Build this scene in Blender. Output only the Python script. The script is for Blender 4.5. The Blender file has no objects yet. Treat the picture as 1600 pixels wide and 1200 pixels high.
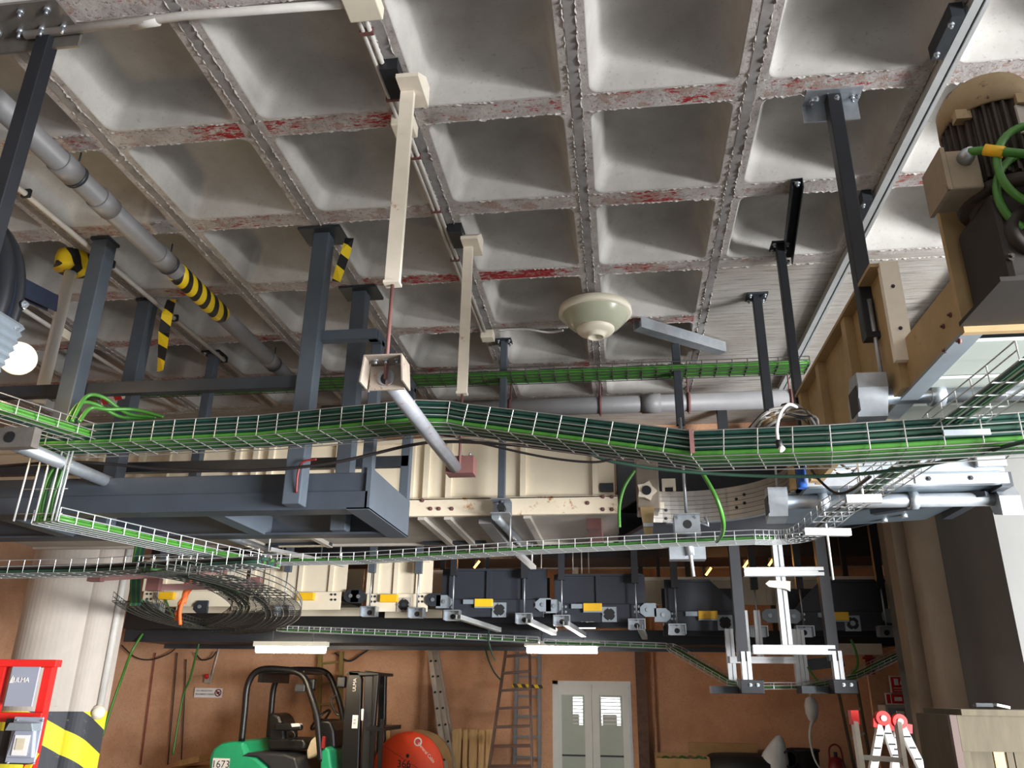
import bpy, bmesh, math, random
from mathutils import Vector, Matrix
random.seed(7)
V = Vector
C = bpy.context.scene.collection
SC = bpy.context.scene
# ---------------------------------------------------------------- camera
F = 1250.0; YAW, PITCH, ROLL = 0.1356, 0.3704, 0.0138
CZ = 2.0; M = 0.8; X0 = -0.1289; Y0 = 3.0529; ZC = 4.6058
cy, sy, cp, sp = math.cos(YAW), math.sin(YAW), math.cos(PITCH), math.sin(PITCH)
cf = V((-sy*cp, cy*cp, sp)); c_r = V((cy, sy, 0)); c_u = c_r.cross(cf)
cr_, sr_ = math.cos(ROLL), math.sin(ROLL)
c_r, c_u = c_r*cr_ + c_u*sr_, c_u*cr_ - c_r*sr_
cam = bpy.data.cameras.new('camera'); cam.sensor_width = 36.0; cam.sensor_fit = 'HORIZONTAL'; cam.lens = 36.0*F/1600
cam.clip_start = 0.05
co = bpy.data.objects.new('camera', cam); C.objects.link(co)
co.matrix_world = Matrix(((c_r.x, c_u.x, -cf.x, 0), (c_r.y, c_u.y, -cf.y, 0), (c_r.z, c_u.z, -cf.z, CZ), (0, 0, 0, 1)))
SC.camera = co

def A(px, py, Y=None, z=None, X=None):
    """a surveyed point of the hall: the sight line through a picture point cut at a known depth, height or side"""
    d = cf + c_r*((px-800)/F) - c_u*((py-600)/F)
    t = Y/d.y if Y is not None else (z-CZ)/d.z if z is not None else X/d.x
    return d*t + V((0, 0, CZ))

# ---------------------------------------------------------------- world, lights, exposure
w = bpy.data.worlds.new('sky'); SC.world = w; w.use_nodes = True
w.node_tree.nodes['Background'].inputs[0].default_value = (0.93, 0.96, 1.0, 1)
w.node_tree.nodes['Background'].inputs[1].default_value = 0.16
SC.view_settings.view_transform = 'Standard'; SC.view_settings.look = 'None'
SC.view_settings.exposure = 0.38; SC.view_settings.gamma = 1.0
SC.cycles.use_denoising = True
SC.cycles.max_bounces = 6; SC.cycles.diffuse_bounces = 4; SC.cycles.glossy_bounces = 3

def area(name, loc, target, sx, sy_, power, col):
    l = bpy.data.lights.new(name, 'AREA'); l.shape = 'RECTANGLE'; l.size = sx; l.size_y = sy_; l.energy = power; l.color = col
    o = bpy.data.objects.new(name, l); C.objects.link(o); o.location = loc
    o.rotation_euler = (V(target)-V(loc)).to_track_quat('-Z', 'Y').to_euler(); return o
def point(name, loc, power, col, r=0.05):
    l = bpy.data.lights.new(name, 'POINT'); l.energy = power; l.color = col; l.shadow_soft_size = r
    o = bpy.data.objects.new(name, l); C.objects.link(o); o.location = loc; return o
area('daylight_right_side', (7.3, 0.1, 1.7), (-1, 3.6, 4.3), 4.6, 2.4, 2750, (0.97, 0.985, 1.0))  # added lamp for daylight inferred from the right, its opening unseen
area('rear_fill_light', (1.5, -5.5, 1.6), (-1.5, 6, 2.4), 6.0, 2.6, 60, (0.98, 0.99, 1.0))  # added fill lamp behind the camera, no gate is known there

# ---------------------------------------------------------------- materials
def L(r, g, b):
    f = lambda v: (v/255/12.92) if v/255 <= .04045 else ((v/255+.055)/1.055)**2.4
    return (f(r), f(g), f(b), 1)
def new(name):
    m = bpy.data.materials.new(name); m.use_nodes = True
    nt = m.node_tree; b = nt.nodes['Principled BSDF']
    return m, nt, b
def node(nt, t, **k):
    n = nt.nodes.new(t)
    for a, v in k.items():
        if a.startswith('i_'): n.inputs[int(a[2:])].default_value = v
        else: setattr(n, a, v)
    return n
def noise(nt, scale, detail=4, rough=.6, vec=None, stretch=None):
    tc = node(nt, 'ShaderNodeTexCoord')
    out = tc.outputs['Object']
    if stretch:
        mp = node(nt, 'ShaderNodeMapping'); mp.inputs['Scale'].default_value = stretch
        nt.links.new(out, mp.inputs[0]); out = mp.outputs[0]
    n = node(nt, 'ShaderNodeTexNoise'); n.inputs['Scale'].default_value = scale
    n.inputs['Detail'].default_value = detail; n.inputs['Roughness'].default_value = rough
    nt.links.new(out, n.inputs['Vector']); return n.outputs['Fac']
def ramp(nt, fac, stops):
    r = node(nt, 'ShaderNodeValToRGB'); e = r.color_ramp.elements
    while len(e) < len(stops): e.new(0.5)
    for k, (p, c) in zip(e, stops): k.position = p; k.color = c
    nt.links.new(fac, r.inputs[0]); return r.outputs[0]
def mix(nt, fac, a, b):
    m = node(nt, 'ShaderNodeMix', data_type='RGBA')
    nt.links.new(fac, m.inputs[0])
    for s, v in ((6, a), (7, b)):
        if hasattr(v, 'links'): nt.links.new(v, m.inputs[s])
        else: m.inputs[s].default_value = v
    return m.outputs[2]
def math_(nt, op, a, b=None, c=None):
    n = node(nt, 'ShaderNodeMath', operation=op)
    for i, v in enumerate((a, b, c)):
        if v is None: continue
        if hasattr(v, 'links'): nt.links.new(v, n.inputs[i])
        else: n.inputs[i].default_value = v
    return n.outputs[0]
def bump(nt, b, h, strength=.2, dist=.01):
    n = node(nt, 'ShaderNodeBump'); n.inputs['Strength'].default_value = strength; n.inputs['Distance'].default_value = dist
    nt.links.new(h, n.inputs['Height']); nt.links.new(n.outputs[0], b.inputs['Normal'])
def paint(name, col, var=.18, rough=.5, metal=0., scale=6, rust=None, rust_amt=.62, stretch=None, bmp=0.):
    """painted or bare surface with soft mottling and, when asked, rust / dirt blotches"""
    m, nt, b = new(name)
    d = tuple(v*(1-var) for v in col[:3])+(1,); l = tuple(min(1, v*(1+var*.6)) for v in col[:3])+(1,)
    n = noise(nt, scale, 5, .65, stretch=stretch)
    c = ramp(nt, n, [(.3, d), (.7, l)])
    if rust:
        r = noise(nt, scale*1.7, 6, .7)
        c = mix(nt, ramp(nt, r, [(rust_amt, (0, 0, 0, 1)), (rust_amt+.07, (1, 1, 1, 1))]), c, rust)
    nt.links.new(c, b.inputs['Base Color'])
    b.inputs['Roughness'].default_value = rough; b.inputs['Metallic'].default_value = metal
    if bmp: bump(nt, b, n, bmp, .01)
    return m
def stripes(name, c1, c2, vec, freq, rough=.6, wear=None, swirl=0.):
    m, nt, b = new(name)
    tc = node(nt, 'ShaderNodeTexCoord'); dt = node(nt, 'ShaderNodeVectorMath', operation='DOT_PRODUCT')
    nt.links.new(tc.outputs['Object'], dt.inputs[0]); dt.inputs[1].default_value = vec
    v = dt.outputs['Value']
    if swirl:
        v = math_(nt, 'ADD', v, math_(nt, 'MULTIPLY', noise(nt, 2.5, 2), swirl))
    fr = math_(nt, 'FRACT', math_(nt, 'MULTIPLY', v, freq))
    g = math_(nt, 'GREATER_THAN', fr, .5)
    c = mix(nt, g, c1, c2)
    if wear: c = mix(nt, ramp(nt, noise(nt, 25, 6, .7), [(.62, (0, 0, 0, 1)), (.7, (.8, .8, .8, 1))]), c, wear)
    nt.links.new(c, b.inputs['Base Color']); b.inputs['Roughness'].default_value = rough
    return m
def glow(name, col, s):
    m, nt, b = new(name); b.inputs['Base Color'].default_value = col
    b.inputs['Emission Color'].default_value = col; b.inputs['Emission Strength'].default_value = s; return m

# -- concrete of the waffle slab
def rib_material():
    m, nt, b = new('waffle_rib_concrete')
    n1 = noise(nt, 7, 6, .7); n2 = noise(nt, 60, 4, .7)
    c = ramp(nt, n1, [(.25, L(142, 132, 127)), (.5, L(176, 169, 165)), (.75, L(200, 195, 191))])
    c = mix(nt, ramp(nt, n2, [(.34, (.8, .8, .8, 1)), (.44, (0, 0, 0, 1))]), c, L(105, 98, 92))
    tc = node(nt, 'ShaderNodeTexCoord'); sx = node(nt, 'ShaderNodeSeparateXYZ'); nt.links.new(tc.outputs['Object'], sx.inputs[0])
    fy = math_(nt, 'FRACT', math_(nt, 'DIVIDE', math_(nt, 'ADD', sx.outputs[1], 100*M-Y0+M/2), M))
    dy = math_(nt, 'ABSOLUTE', math_(nt, 'SUBTRACT', fy, .5))
    fx = math_(nt, 'FRACT', math_(nt, 'DIVIDE', math_(nt, 'ADD', sx.outputs[0], 100*M-X0+M/2), M))
    dx = math_(nt, 'ABSOLUTE', math_(nt, 'SUBTRACT', fx, .5))
    on = math_(nt, 'MULTIPLY', math_(nt, 'LESS_THAN', dy, .068), math_(nt, 'GREATER_THAN', dx, .085))
    near = math_(nt, 'LESS_THAN', sx.outputs[1], 6.6)
    on = math_(nt, 'MULTIPLY', on, near)
    big = noise(nt, 1.6, 2, .5)
    fl = noise(nt, 34, 8, .8, stretch=(.45, 1.3, 1))
    thr = math_(nt, 'GREATER_THAN', math_(nt, 'ADD', math_(nt, 'MULTIPLY', big, .5), fl), .832)
    brown = math_(nt, 'GREATER_THAN', math_(nt, 'ADD', math_(nt, 'MULTIPLY', big, .4), noise(nt, 9, 5, .7)), .74)
    c = mix(nt, math_(nt, 'MULTIPLY', math_(nt, 'MULTIPLY', on, brown), .6), c, L(150, 118, 105))
    c = mix(nt, math_(nt, 'MULTIPLY', on, thr), c, L(150, 28, 36))
    nt.links.new(c, b.inputs['Base Color']); b.inputs['Roughness'].default_value = .9
    bump(nt, b, n2, .5, .006); return m
def coffer_material():
    m, nt, b = new('waffle_coffer_plaster')
    n1 = noise(nt, 3, 5, .6); n2 = noise(nt, 45, 3, .6, stretch=(1, 3, 1))
    c = ramp(nt, n1, [(.3, L(158, 154, 149)), (.7, L(186, 183, 178))])
    c = mix(nt, ramp(nt, n2, [(.28, (.5, .5, .5, 1)), (.4, (0, 0, 0, 1))]), c, L(136, 131, 125))
    nt.links.new(c, b.inputs['Base Color']); b.inputs['Roughness'].default_value = .8; return m
def board_material():
    m, nt, b = new('board_marked_concrete')
    n1 = noise(nt, 5, 6, .7, stretch=(.6, 7, 1)); n2 = noise(nt, 2, 4, .6)
    c = ramp(nt, n1, [(.3, L(112, 106, 100)), (.45, L(165, 160, 153)), (.7, L(188, 184, 178))])
    c = mix(nt, ramp(nt, n2, [(.35, (.5, .5, .5, 1)), (.6, (0, 0, 0, 1))]), c, L(150, 140, 128))
    nt.links.new(c, b.inputs['Base Color']); b.inputs['Roughness'].default_value = .9; bump(nt, b, n1, .6, .012); return m
M_rib, M_cof, M_board = rib_material(), coffer_material(), board_material()
M_ridge = paint('plaster_fins', L(178, 172, 166), .45, .9, scale=20)
M_seam = paint('slab_joint_strip', L(142, 138, 136), .3, .9, scale=12)
def plaster_wall():
    m, nt, b = new('pink_plaster')
    n1 = noise(nt, 1.1, 6, .65); n2 = noise(nt, 55, 4, .7)
    c = ramp(nt, n1, [(.3, L(172, 126, 92)), (.52, L(198, 152, 118)), (.75, L(208, 166, 134))])
    c = mix(nt, ramp(nt, n2, [(.33, (.7, .7, .7, 1)), (.46, (0, 0, 0, 1))]), c, L(160, 116, 92))
    nt.links.new(c, b.inputs['Base Color']); b.inputs['Roughness'].default_value = .95; bump(nt, b, n2, .6, .01); return m
M_pink = plaster_wall()
M_floor = paint('floor_concrete', L(92, 90, 87), .2, .7, scale=1.5)
M_col = paint('column_concrete', L(184, 174, 164), .16, .85, scale=3, rust=L(150, 130, 112), rust_amt=.7, stretch=(1, 1, .5), bmp=.1)
M_pier = paint('pier_concrete', L(106, 106, 104), .12, .85, scale=2, stretch=(1, 1, .4))
M_frame = paint('frame_beam_steel', L(58, 64, 73), .14, .5, .0, 5, rust=L(110, 78, 56), rust_amt=.77)
M_blue = paint('blue_grey_steel', L(76, 84, 93), .14, .5, .0, 5, rust=L(120, 84, 60), rust_amt=.74)
M_dark = paint('dark_steel', L(52, 56, 62), .2, .45, .25, 6)
M_blackst = paint('black_steel', L(34, 36, 41), .2, .5, .1, 6)
M_navy = paint('navy_sheet', L(40, 48, 66), .15, .4, .1, 4)
M_galv = paint('galvanised_steel', L(176, 182, 188), .16, .38, .75, 14)
M_trunk = paint('pale_aluminium_trunking', L(196, 198, 198), .1, .5, .25, 9)
M_galvsheet = paint('galvanised_sheet', L(150, 160, 168), .14, .5, .45, 4)
M_col2 = paint('beige_column_concrete', L(158, 142, 124), .16, .85, scale=3, rust=L(112, 92, 76), rust_amt=.68, stretch=(1, 1, .5), bmp=.1)
M_pipe = paint('grey_pipe', L(122, 121, 122), .12, .5, .0, 5)
M_conduit = paint('pale_conduit', L(196, 192, 186), .14, .55, 0, 9, rust=L(130, 90, 60), rust_amt=.74)
M_cream = paint('cream_paint', L(240, 230, 212), .08, .45, 0, 7, rust=L(176, 112, 44), rust_amt=.66)
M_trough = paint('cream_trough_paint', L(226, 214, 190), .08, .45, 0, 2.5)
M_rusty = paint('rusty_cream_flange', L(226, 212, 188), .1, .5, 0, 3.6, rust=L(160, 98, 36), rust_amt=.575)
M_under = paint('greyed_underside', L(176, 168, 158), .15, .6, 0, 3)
M_tan = paint('tan_paint', L(172, 146, 104), .2, .55, 0, 4, rust=L(122, 98, 70), rust_amt=.66)
M_bktd = paint('dull_plate_steel', L(120, 114, 108), .25, .45, .4, 9)
M_white = paint('white_sheet', L(156, 162, 156), .06, .5, 0, 2)
M_seal = paint('plate_grey', L(150, 155, 170), .06, .5, 0, 4)
M_alu = paint('brushed_aluminium', L(196, 192, 186), .1, .34, .85, 9, stretch=(.4, .4, 6))
M_extr = paint('aluminium_extrusion', L(206, 208, 210), .06, .4, .55, 8)
M_wire = paint('zinc_wire', L(168, 166, 162), .1, .4, .6, 20)
M_wireb = paint('bright_zinc_wire', L(206, 208, 208), .06, .4, .55, 20)
M_wired = paint('dull_wire', L(84, 84, 80), .2, .5, .5, 20)
M_green = paint('bright_green_sheath', L(66, 124, 46), .2, .4, 0, 9)
M_green2 = paint('green_sheath', L(50, 100, 40), .2, .45, 0, 9)
M_teal = paint('dark_teal_sheath', L(30, 66, 57), .3, .45, 0, 12)
M_dgreen = paint('dark_green_sheath', L(38, 68, 54), .2, .5, 0, 12)
M_blackc = paint('black_sheath', L(38, 32, 32), .2, .5, 0, 12)
M_brownc = paint('brown_sheath', L(110, 92, 64), .25, .5, 0, 12)
M_greyc = paint('grey_sheath', L(178, 176, 172), .15, .5, 0, 12)
M_bluec = paint('blue_sheath', L(40, 62, 120), .2, .5, 0, 12)
M_motor = paint('sooty_motor_metal', L(48, 38, 29), .45, .65, .0, 12, rust=L(30, 22, 17), rust_amt=.55)
M_gear = paint('oily_gearbox_metal', L(30, 23, 18), .4, .6, .0, 14)
M_motorcap = paint('motor_cover', L(156, 134, 100), .25, .55, .05, 7, rust=L(58, 42, 30), rust_amt=.58)
M_termbox = paint('terminal_box_grey', L(142, 128, 108), .2, .6, .1, 9, rust=L(96, 78, 56), rust_amt=.64)
M_rubber = paint('black_rubber', L(24, 24, 25), .2, .6)
M_yellow = paint('sensor_yellow', L(236, 184, 28), .1, .45)
M_orange = paint('orange_webbing', L(224, 100, 36), .15, .6)
M_red = paint('red_paint', L(222, 38, 34), .1, .4)
M_redd = paint('dark_red_paint', L(120, 24, 24), .2, .5)
M_reel = paint('orange_reel_paint', L(216, 66, 28), .16, .6, 0, 4, rust=L(150, 52, 30), rust_amt=.64)
M_wood = paint('raw_wood', L(196, 162, 112), .25, .8, 0, 6, stretch=(6, 1, .5))
M_oldwood = paint('weathered_wood', L(84, 76, 60), .25, .85, 0, 5, stretch=(4, 1, .5))
M_brown = paint('brown_ladder_paint', L(70, 46, 36), .2, .5)
M_lad = paint('ladder_aluminium', L(188, 180, 168), .12, .5, .4, 8)
M_ladw = paint('white_ladder_paint', L(232, 230, 226), .06, .5)
M_olive = paint('olive_ladder_paint', L(132, 112, 58), .2, .6)
M_fgreen = paint('forklift_green', L(34, 150, 104), .1, .35)
M_fblack = paint('forklift_black', L(15, 15, 17), .15, .4)
M_fgrey = paint('forklift_hood', L(44, 46, 50), .1, .35)
M_ivory = paint('ivory_plastic', L(228, 220, 200), .06, .4)
M_dome = paint('ageing_dome_enamel', L(176, 177, 156), .05, .25)
M_doorw = paint('door_white', L(214, 218, 216), .04, .4)
M_label = paint('label_white', L(228, 224, 220), .05, .6)
M_ink = paint('ink_black', L(22, 22, 22), .1, .6)
M_signred = paint('sign_red', L(206, 30, 36), .08, .4)
M_card = paint('cardboard', L(168, 132, 88), .15, .9)
M_blue2 = paint('bright_blue_paint', L(36, 84, 168), .1, .4)
M_rustbrown = paint('rust_red_primer', L(112, 74, 70), .2, .7)
M_film = paint('clear_film', L(208, 208, 206), .12, .25)
M_sack = paint('pale_sack', L(208, 196, 170), .15, .9)
M_glowwarm = glow('warm_bulb', (1, .80, .52, 1), 4)
M_glowtube = glow('cool_tube', (1, .96, .93, 1), 34)
M_glowtubew = glow('warm_tube', (1, .82, .58, 1), 34)
M_glowor = glow('orange_lamp', (1, .42, .08, 1), 6)
M_day = glow('daylight_louvre', (.95, .98, 1, 1), 1.6)
M_hazY = L(232, 200, 30); M_hazK = L(28, 28, 30)
M_tape = stripes('hazard_tape', M_hazY, M_hazK, (.5, 1.0, .5), 8.5, .5, swirl=.06)
M_tapev = stripes('hazard_tape_hanging', M_hazY, M_hazK, (.6, .3, 1.0), 5.6, .5)
M_taper = stripes('red_white_tape', L(235, 225, 215), L(200, 36, 36), (1, 0, .9), 9, .5)
M_colhaz = stripes('painted_hazard_bands', L(228, 214, 48), L(56, 58, 64), (.22, .5, 1.0), 2.35, .7, wear=L(150, 146, 110))

# ---------------------------------------------------------------- mesh building
class B:
    def __init__(s): s.v = []; s.f = []; s.m = []; s.sm = []
    def add(s, vs, fs, mi=0, smooth=False):
        o = len(s.v); s.v += [V(p) for p in vs]
        for f in fs: s.f.append(tuple(o+i for i in f)); s.m.append(mi); s.sm.append(smooth)
        return s
    def box(s, c, d, R=None, mi=0):
        x, y, z = d[0]/2, d[1]/2, d[2]/2
        p = [V((a*x, b*y, e*z)) for e in (-1, 1) for b in (-1, 1) for a in (-1, 1)]
        if R: p = [R @ q for q in p]
        return s.add([q+V(c) for q in p], [(0, 2, 3, 1), (4, 5, 7, 6), (0, 1, 5, 4), (2, 6, 7, 3), (0, 4, 6, 2), (1, 3, 7, 5)], mi)
    def span(s, a, b, mi=0):
        a, b = V(a), V(b); return s.box((a+b)/2, [abs(b[i]-a[i]) for i in range(3)], mi=mi)
    def prof(s, out, p0, p1, up=(0, 0, 1), mi=0, smooth=False):
        p0, p1 = V(p0), V(p1); d = (p1-p0).normalized(); u = V(up)
        if abs(d.dot(u.normalized())) > .97: u = V((0, 1, 0))
        sd = d.cross(u).normalized(); u = sd.cross(d).normalized(); n = len(out)
        vs = [p+sd*a+u*b for p in (p0, p1) for a, b in out]
        fs = [tuple(range(n))[::-1], tuple(range(n, 2*n))]+[(i, (i+1) % n, n+(i+1) % n, n+i) for i in range(n)]
        o = len(s.f); s.add(vs, fs, mi)
        if smooth:
            for i in range(o+2, len(s.f)): s.sm[i] = True
        return s
    def bar(s, p0, p1, w_, h, up=(0, 0, 1), mi=0):
        return s.prof([(-w_/2, -h/2), (w_/2, -h/2), (w_/2, h/2), (-w_/2, h/2)], p0, p1, up, mi)
    def chan(s, p0, p1, w_, h, t=.006, up=(0, 0, 1), mi=0):      # open side faces up
        a, b = w_/2, h/2
        return s.prof([(-a, -b), (a, -b), (a, b), (a-t, b), (a-t, -b+t), (-a+t, -b+t), (-a+t, b), (-a, b)], p0, p1, up, mi)
    def tube(s, pts, r, n=8, mi=0, closed=True):
        pts = [V(p) for p in pts]; k = len(pts); vs = []; u = None
        for i, p in enumerate(pts):
            d = (pts[min(i+1, k-1)]-pts[max(i-1, 0)])
            d = d.normalized() if d.length > 1e-9 else V((0, 0, 1))
            if u is None: u = d.cross(V((0, 0, 1)) if abs(d.z) < .9 else V((1, 0, 0))).normalized()
            u = (u-d*u.dot(d)).normalized(); q = d.cross(u)
            rr = r[i] if isinstance(r, (list, tuple)) else r
            vs += [p+(u*math.cos(a)+q*math.sin(a))*rr for a in [2*math.pi*j/n for j in range(n)]]
        fs = [(i*n+j, i*n+(j+1) % n, (i+1)*n+(j+1) % n, (i+1)*n+j) for i in range(k-1) for j in range(n)]
        s.add(vs, fs, mi, n > 4)
        if closed:
            o = len(s.v)-len(vs)
            s.f += [tuple(o+j for j in range(n))[::-1], tuple(o+(k-1)*n+j for j in range(n))]; s.m += [mi]*2; s.sm += [False]*2
        return s
    def cyl(s, p0, p1, r, n=16, mi=0): return s.tube([p0, p1], r, n, mi)
    def lathe(s, prof, c, axis=(0, 0, 1), n=32, mi=0):
        ax = V(axis).normalized(); c = V(c)
        u = ax.cross(V((0, 1, 0)) if abs(ax.y) < .9 else V((1, 0, 0))).normalized(); q = ax.cross(u); k = len(prof); vs = []
        for r, z in prof:
            vs += [c+ax*z+(u*math.cos(a)+q*math.sin(a))*r for a in [2*math.pi*j/n for j in range(n)]]
        fs = [(i*n+j, i*n+(j+1) % n, (i+1)*n+(j+1) % n, (i+1)*n+j) for i in range(k-1) for j in range(n)]
        return s.add(vs, fs, mi, True)
    def ring(s, c, axis, r0, r1, h, n=24, mi=0):
        return s.lathe([(r0, -h/2), (r1, -h/2), (r1, h/2), (r0, h/2), (r0, -h/2)], c, axis, n, mi)

ROOT = {}
def ob(name, b, mats, parent=None, origin=None, bevel=0):
    if not isinstance(mats, (list, tuple)): mats = [mats]
    if parent is not None: org = ROOT[parent.name]
    else:
        if origin is None:
            lo = [min(v[i] for v in b.v) for i in range(3)]; hi = [max(v[i] for v in b.v) for i in range(3)]
            origin = ((lo[0]+hi[0])/2, (lo[1]+hi[1])/2, lo[2])
        org = V(origin)
    me = bpy.data.meshes.new(name)
    me.from_pydata([v-org for v in b.v], [], b.f)
    for m in mats: me.materials.append(m)
    me.polygons.foreach_set('material_index', b.m); me.polygons.foreach_set('use_smooth', b.sm)
    bm = bmesh.new(); bm.from_mesh(me); bmesh.ops.recalc_face_normals(bm, faces=bm.faces); bm.to_mesh(me); bm.free()
    me.update()
    o = bpy.data.objects.new(name, me); C.objects.link(o); ROOT[o.name] = org
    if parent is not None: o.parent = parent
    else: o.location = org
    if bevel:
        md = o.modifiers.new('edge', 'BEVEL'); md.width = bevel; md.segments = 2; md.limit_method = 'ANGLE'
    return o
def tag(o, label, cat, group=None, kind=None):
    o['label'] = label; o['category'] = cat
    if group: o['group'] = group
    if kind: o['kind'] = kind
    return o
def thing(name, loc, label, cat, group=None, kind=None):
    o = bpy.data.objects.new(name, None); C.objects.link(o); o.location = V(loc); ROOT[o.name] = V(loc); o.empty_display_size = .1
    return tag(o, label, cat, group, kind)
def single(name, b, mats, label, cat, group=None, kind=None, bevel=0):
    return tag(ob(name, b, mats, bevel=bevel), label, cat, group, kind)
def copy_thing(o, delta, label, group=None):
    def cp(x, par):
        c = x.copy(); C.objects.link(c); c.parent = par; ROOT[c.name] = ROOT[x.name]
        for k in [q for q in bpy.data.objects if q.parent == x]: cp(k, c)
        return c
    r = cp(o, None); r.location = o.location+V(delta); r['label'] = label
    if group: r['group'] = group
    return r
def text(parent, s, loc, size, R, mat, name='lettering', align='CENTER'):
    cu = bpy.data.curves.new(name, 'FONT'); cu.body = s; cu.size = size; cu.extrude = .0008; cu.align_x = align; cu.align_y = 'CENTER'
    cu.materials.append(mat); tmp = bpy.data.objects.new('tmp', cu); C.objects.link(tmp)
    bpy.context.view_layer.update(); me = bpy.data.meshes.new_from_object(tmp.evaluated_get(bpy.context.evaluated_depsgraph_get()))
    bpy.data.objects.remove(tmp); o = bpy.data.objects.new(name, me); C.objects.link(o); o.parent = parent
    if not me.materials: me.materials.append(mat)
    o.location = V(loc)-ROOT[parent.name]; o.rotation_euler = R; return o
def bolt(parent, p, d, r=.012, h=.014, mat=None):
    p, d = V(p), V(d).normalized(); b = B().cyl(p-d*.002, p+d*h*.6, r, 6); b.cyl(p+d*h*.5, p+d*h*1.5, r*.5, 6)
    return ob('bolt', b, mat or M_galv, parent)
def catmull(pts, n=8):
    pts = [V(p) for p in pts]; out = []
    for i in range(len(pts)-1):
        p0, p1, p2, p3 = pts[max(i-1, 0)], pts[i], pts[i+1], pts[min(i+2, len(pts)-1)]
        for k in range(n):
            t = k/n
            out.append(.5*((2*p1)+(p2-p0)*t+(2*p0-5*p1+4*p2-p3)*t*t+(3*p1-p0-3*p2+p3)*t**3))
    out.append(pts[-1]); return out
def cable(name, pts, r, mat, label, group=None, n=8, sides=6, cat='cable'):
    return single(name, B().tube(catmull(pts, n), r, sides), mat, label, cat, group)
UP = V((0, 0, 1))
# ================================================================ SETTING
def ceiling():
    b = B(); K = 5; hp = M/2
    def rrect(h, r):
        out = []
        for cx, cy_, a0 in ((1, 1, 0), (-1, 1, 90), (-1, -1, 180), (1, -1, 270)):
            for k in range(K):
                a = math.radians(a0+90*k/(K-1)); out.append((cx*(h-r)+r*math.cos(a), cy_*(h-r)+r*math.sin(a)))
        return out
    prof = [(.336, .05, 0), (.329, .052, .008), (.321, .056, .04), (.306, .062, .10), (.286, .075, .165), (.262, .09, .21), (.22, .1, .236), (.1, .06, .245)]
    N = 4*K
    coffered = lambda i, j: (i <= 0 and j <= 4) or (i > 0 and j <= 1)
    for i in range(-9, 5):
        for j in range(-7, 5):
            cx, cyy = X0+(i+.5)*M, Y0+(j+.5)*M
            if not coffered(i, j):
                b.add([(cx-hp, cyy-hp, ZC), (cx+hp, cyy-hp, ZC), (cx+hp, cyy+hp, ZC), (cx-hp, cyy+hp, ZC)], [(0, 1, 2, 3)], 2); continue
            rings = [[(x, y, z) for x, y in rrect(h, r)] for h, r, z in prof]
            o = []
            for x, y, z in rings[0]:
                k = hp/max(abs(x), abs(y)); o.append((x*k, y*k, 0))
            for c0 in range(4): o[c0*K+K//2] = ((hp, hp, 0), (-hp, hp, 0), (-hp, -hp, 0), (hp, -hp, 0))[c0]
            allr = [o]+rings; base = [V((cx+x, cyy+y, ZC+z)) for rg in allr for x, y, z in rg]
            st = len(b.v); b.v += base
            for q in range(len(allr)-1):
                for k in range(N):
                    b.f.append((st+q*N+k, st+q*N+(k+1) % N, st+(q+1)*N+(k+1) % N, st+(q+1)*N+k)); b.m.append(0 if q < 1 else 1); b.sm.append(q >= 1)
            b.f.append(tuple(st+(len(allr)-1)*N+k for k in range(N))); b.m.append(1); b.sm.append(True)
    x0, x1 = X0-9*M, X0+5*M; y5 = Y0+5*M
    b.add([(x0, y5, ZC), (x1, y5, ZC), (x1, 13.2, ZC), (x0, 13.2, ZC)], [(0, 1, 2, 3)], 2)
    xr = 9.0                                            # plain slab on towards the open right side
    b.add([(x1, Y0-7*M, ZC), (xr, Y0-7*M, ZC), (xr, 13.2, ZC), (x1, 13.2, ZC)], [(0, 1, 2, 3)], 2)
    # jagged mortar fins left by the formwork, and the joint strips between them
    rnd = random.Random(3)
    def fin(p, q, side, amp=.012, step=.013):
        p, q = V(p), V(q); n = max(2, int((q-p).length/step)); on = True; prev = None
        for k in range(n+1):
            if rnd.random() < (.05 if on else .12): on = not on
            t = k/n; c = p.lerp(q, t)+V(side)*rnd.uniform(-.004, .004); h = rnd.uniform(.1, 1)**1.5*amp if on else .0008
            cur = (c-V(side)*.0028, c+V(side)*.0028, c+V((0, 0, -h))+V(side)*rnd.uniform(-.004, .004))
            if prev: b.add([*prev, *cur], [(0, 2, 5, 3), (1, 4, 5, 2)], 3)
            prev = cur
    for i in range(-8, 3):
        x = X0+i*M; ye = Y0+(5 if i <= 1 else 2)*M
        for s in (-.026, .026): fin((x+s, .3, ZC), (x+s, ye, ZC), (1, 0, 0))
        if i <= 2: b.add([(x-.022, .3, ZC-.002), (x+.022, .3, ZC-.002), (x+.022, ye, ZC-.002), (x-.022, ye, ZC-.002)], [(0, 1, 2, 3)], 4)
    for j in range(-3, 6):
        y = Y0+j*M
        for i in range(-8, 4):
            if i > 0 and j > 2: continue
            xa = X0+i*M+.05; xb = X0+(i+1)*M-.05
            fin((xa, y-.058, ZC), (xb, y-.058, ZC), (0, 1, 0), .011); fin((xa, y+.058, ZC), (xb, y+.058, ZC), (0, 1, 0), .011)
    o = ob('ceiling', b, [M_rib, M_cof, M_board, M_ridge, M_seam], origin=(0, 0, 0))
    return tag(o, 'coffered concrete waffle slab ceiling with flaked red paint on the ribs', 'ceiling', kind='structure')
ceiling()
def struct(name, b, m, label, cat): return tag(ob(name, b, m), label, cat, kind='structure')
struct('floor', B().span((-9.5, -6, -.1), (9, 13.2, 0)), M_floor, 'grey concrete floor of the baggage hall', 'floor')
YW = 13.0
wb = B()                                             # back wall with the doorway left open
DX0, DX1, DZ = A(863, 1065, Y=YW).x, A(985, 1065, Y=YW).x, A(925, 1064, Y=YW).z
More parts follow.
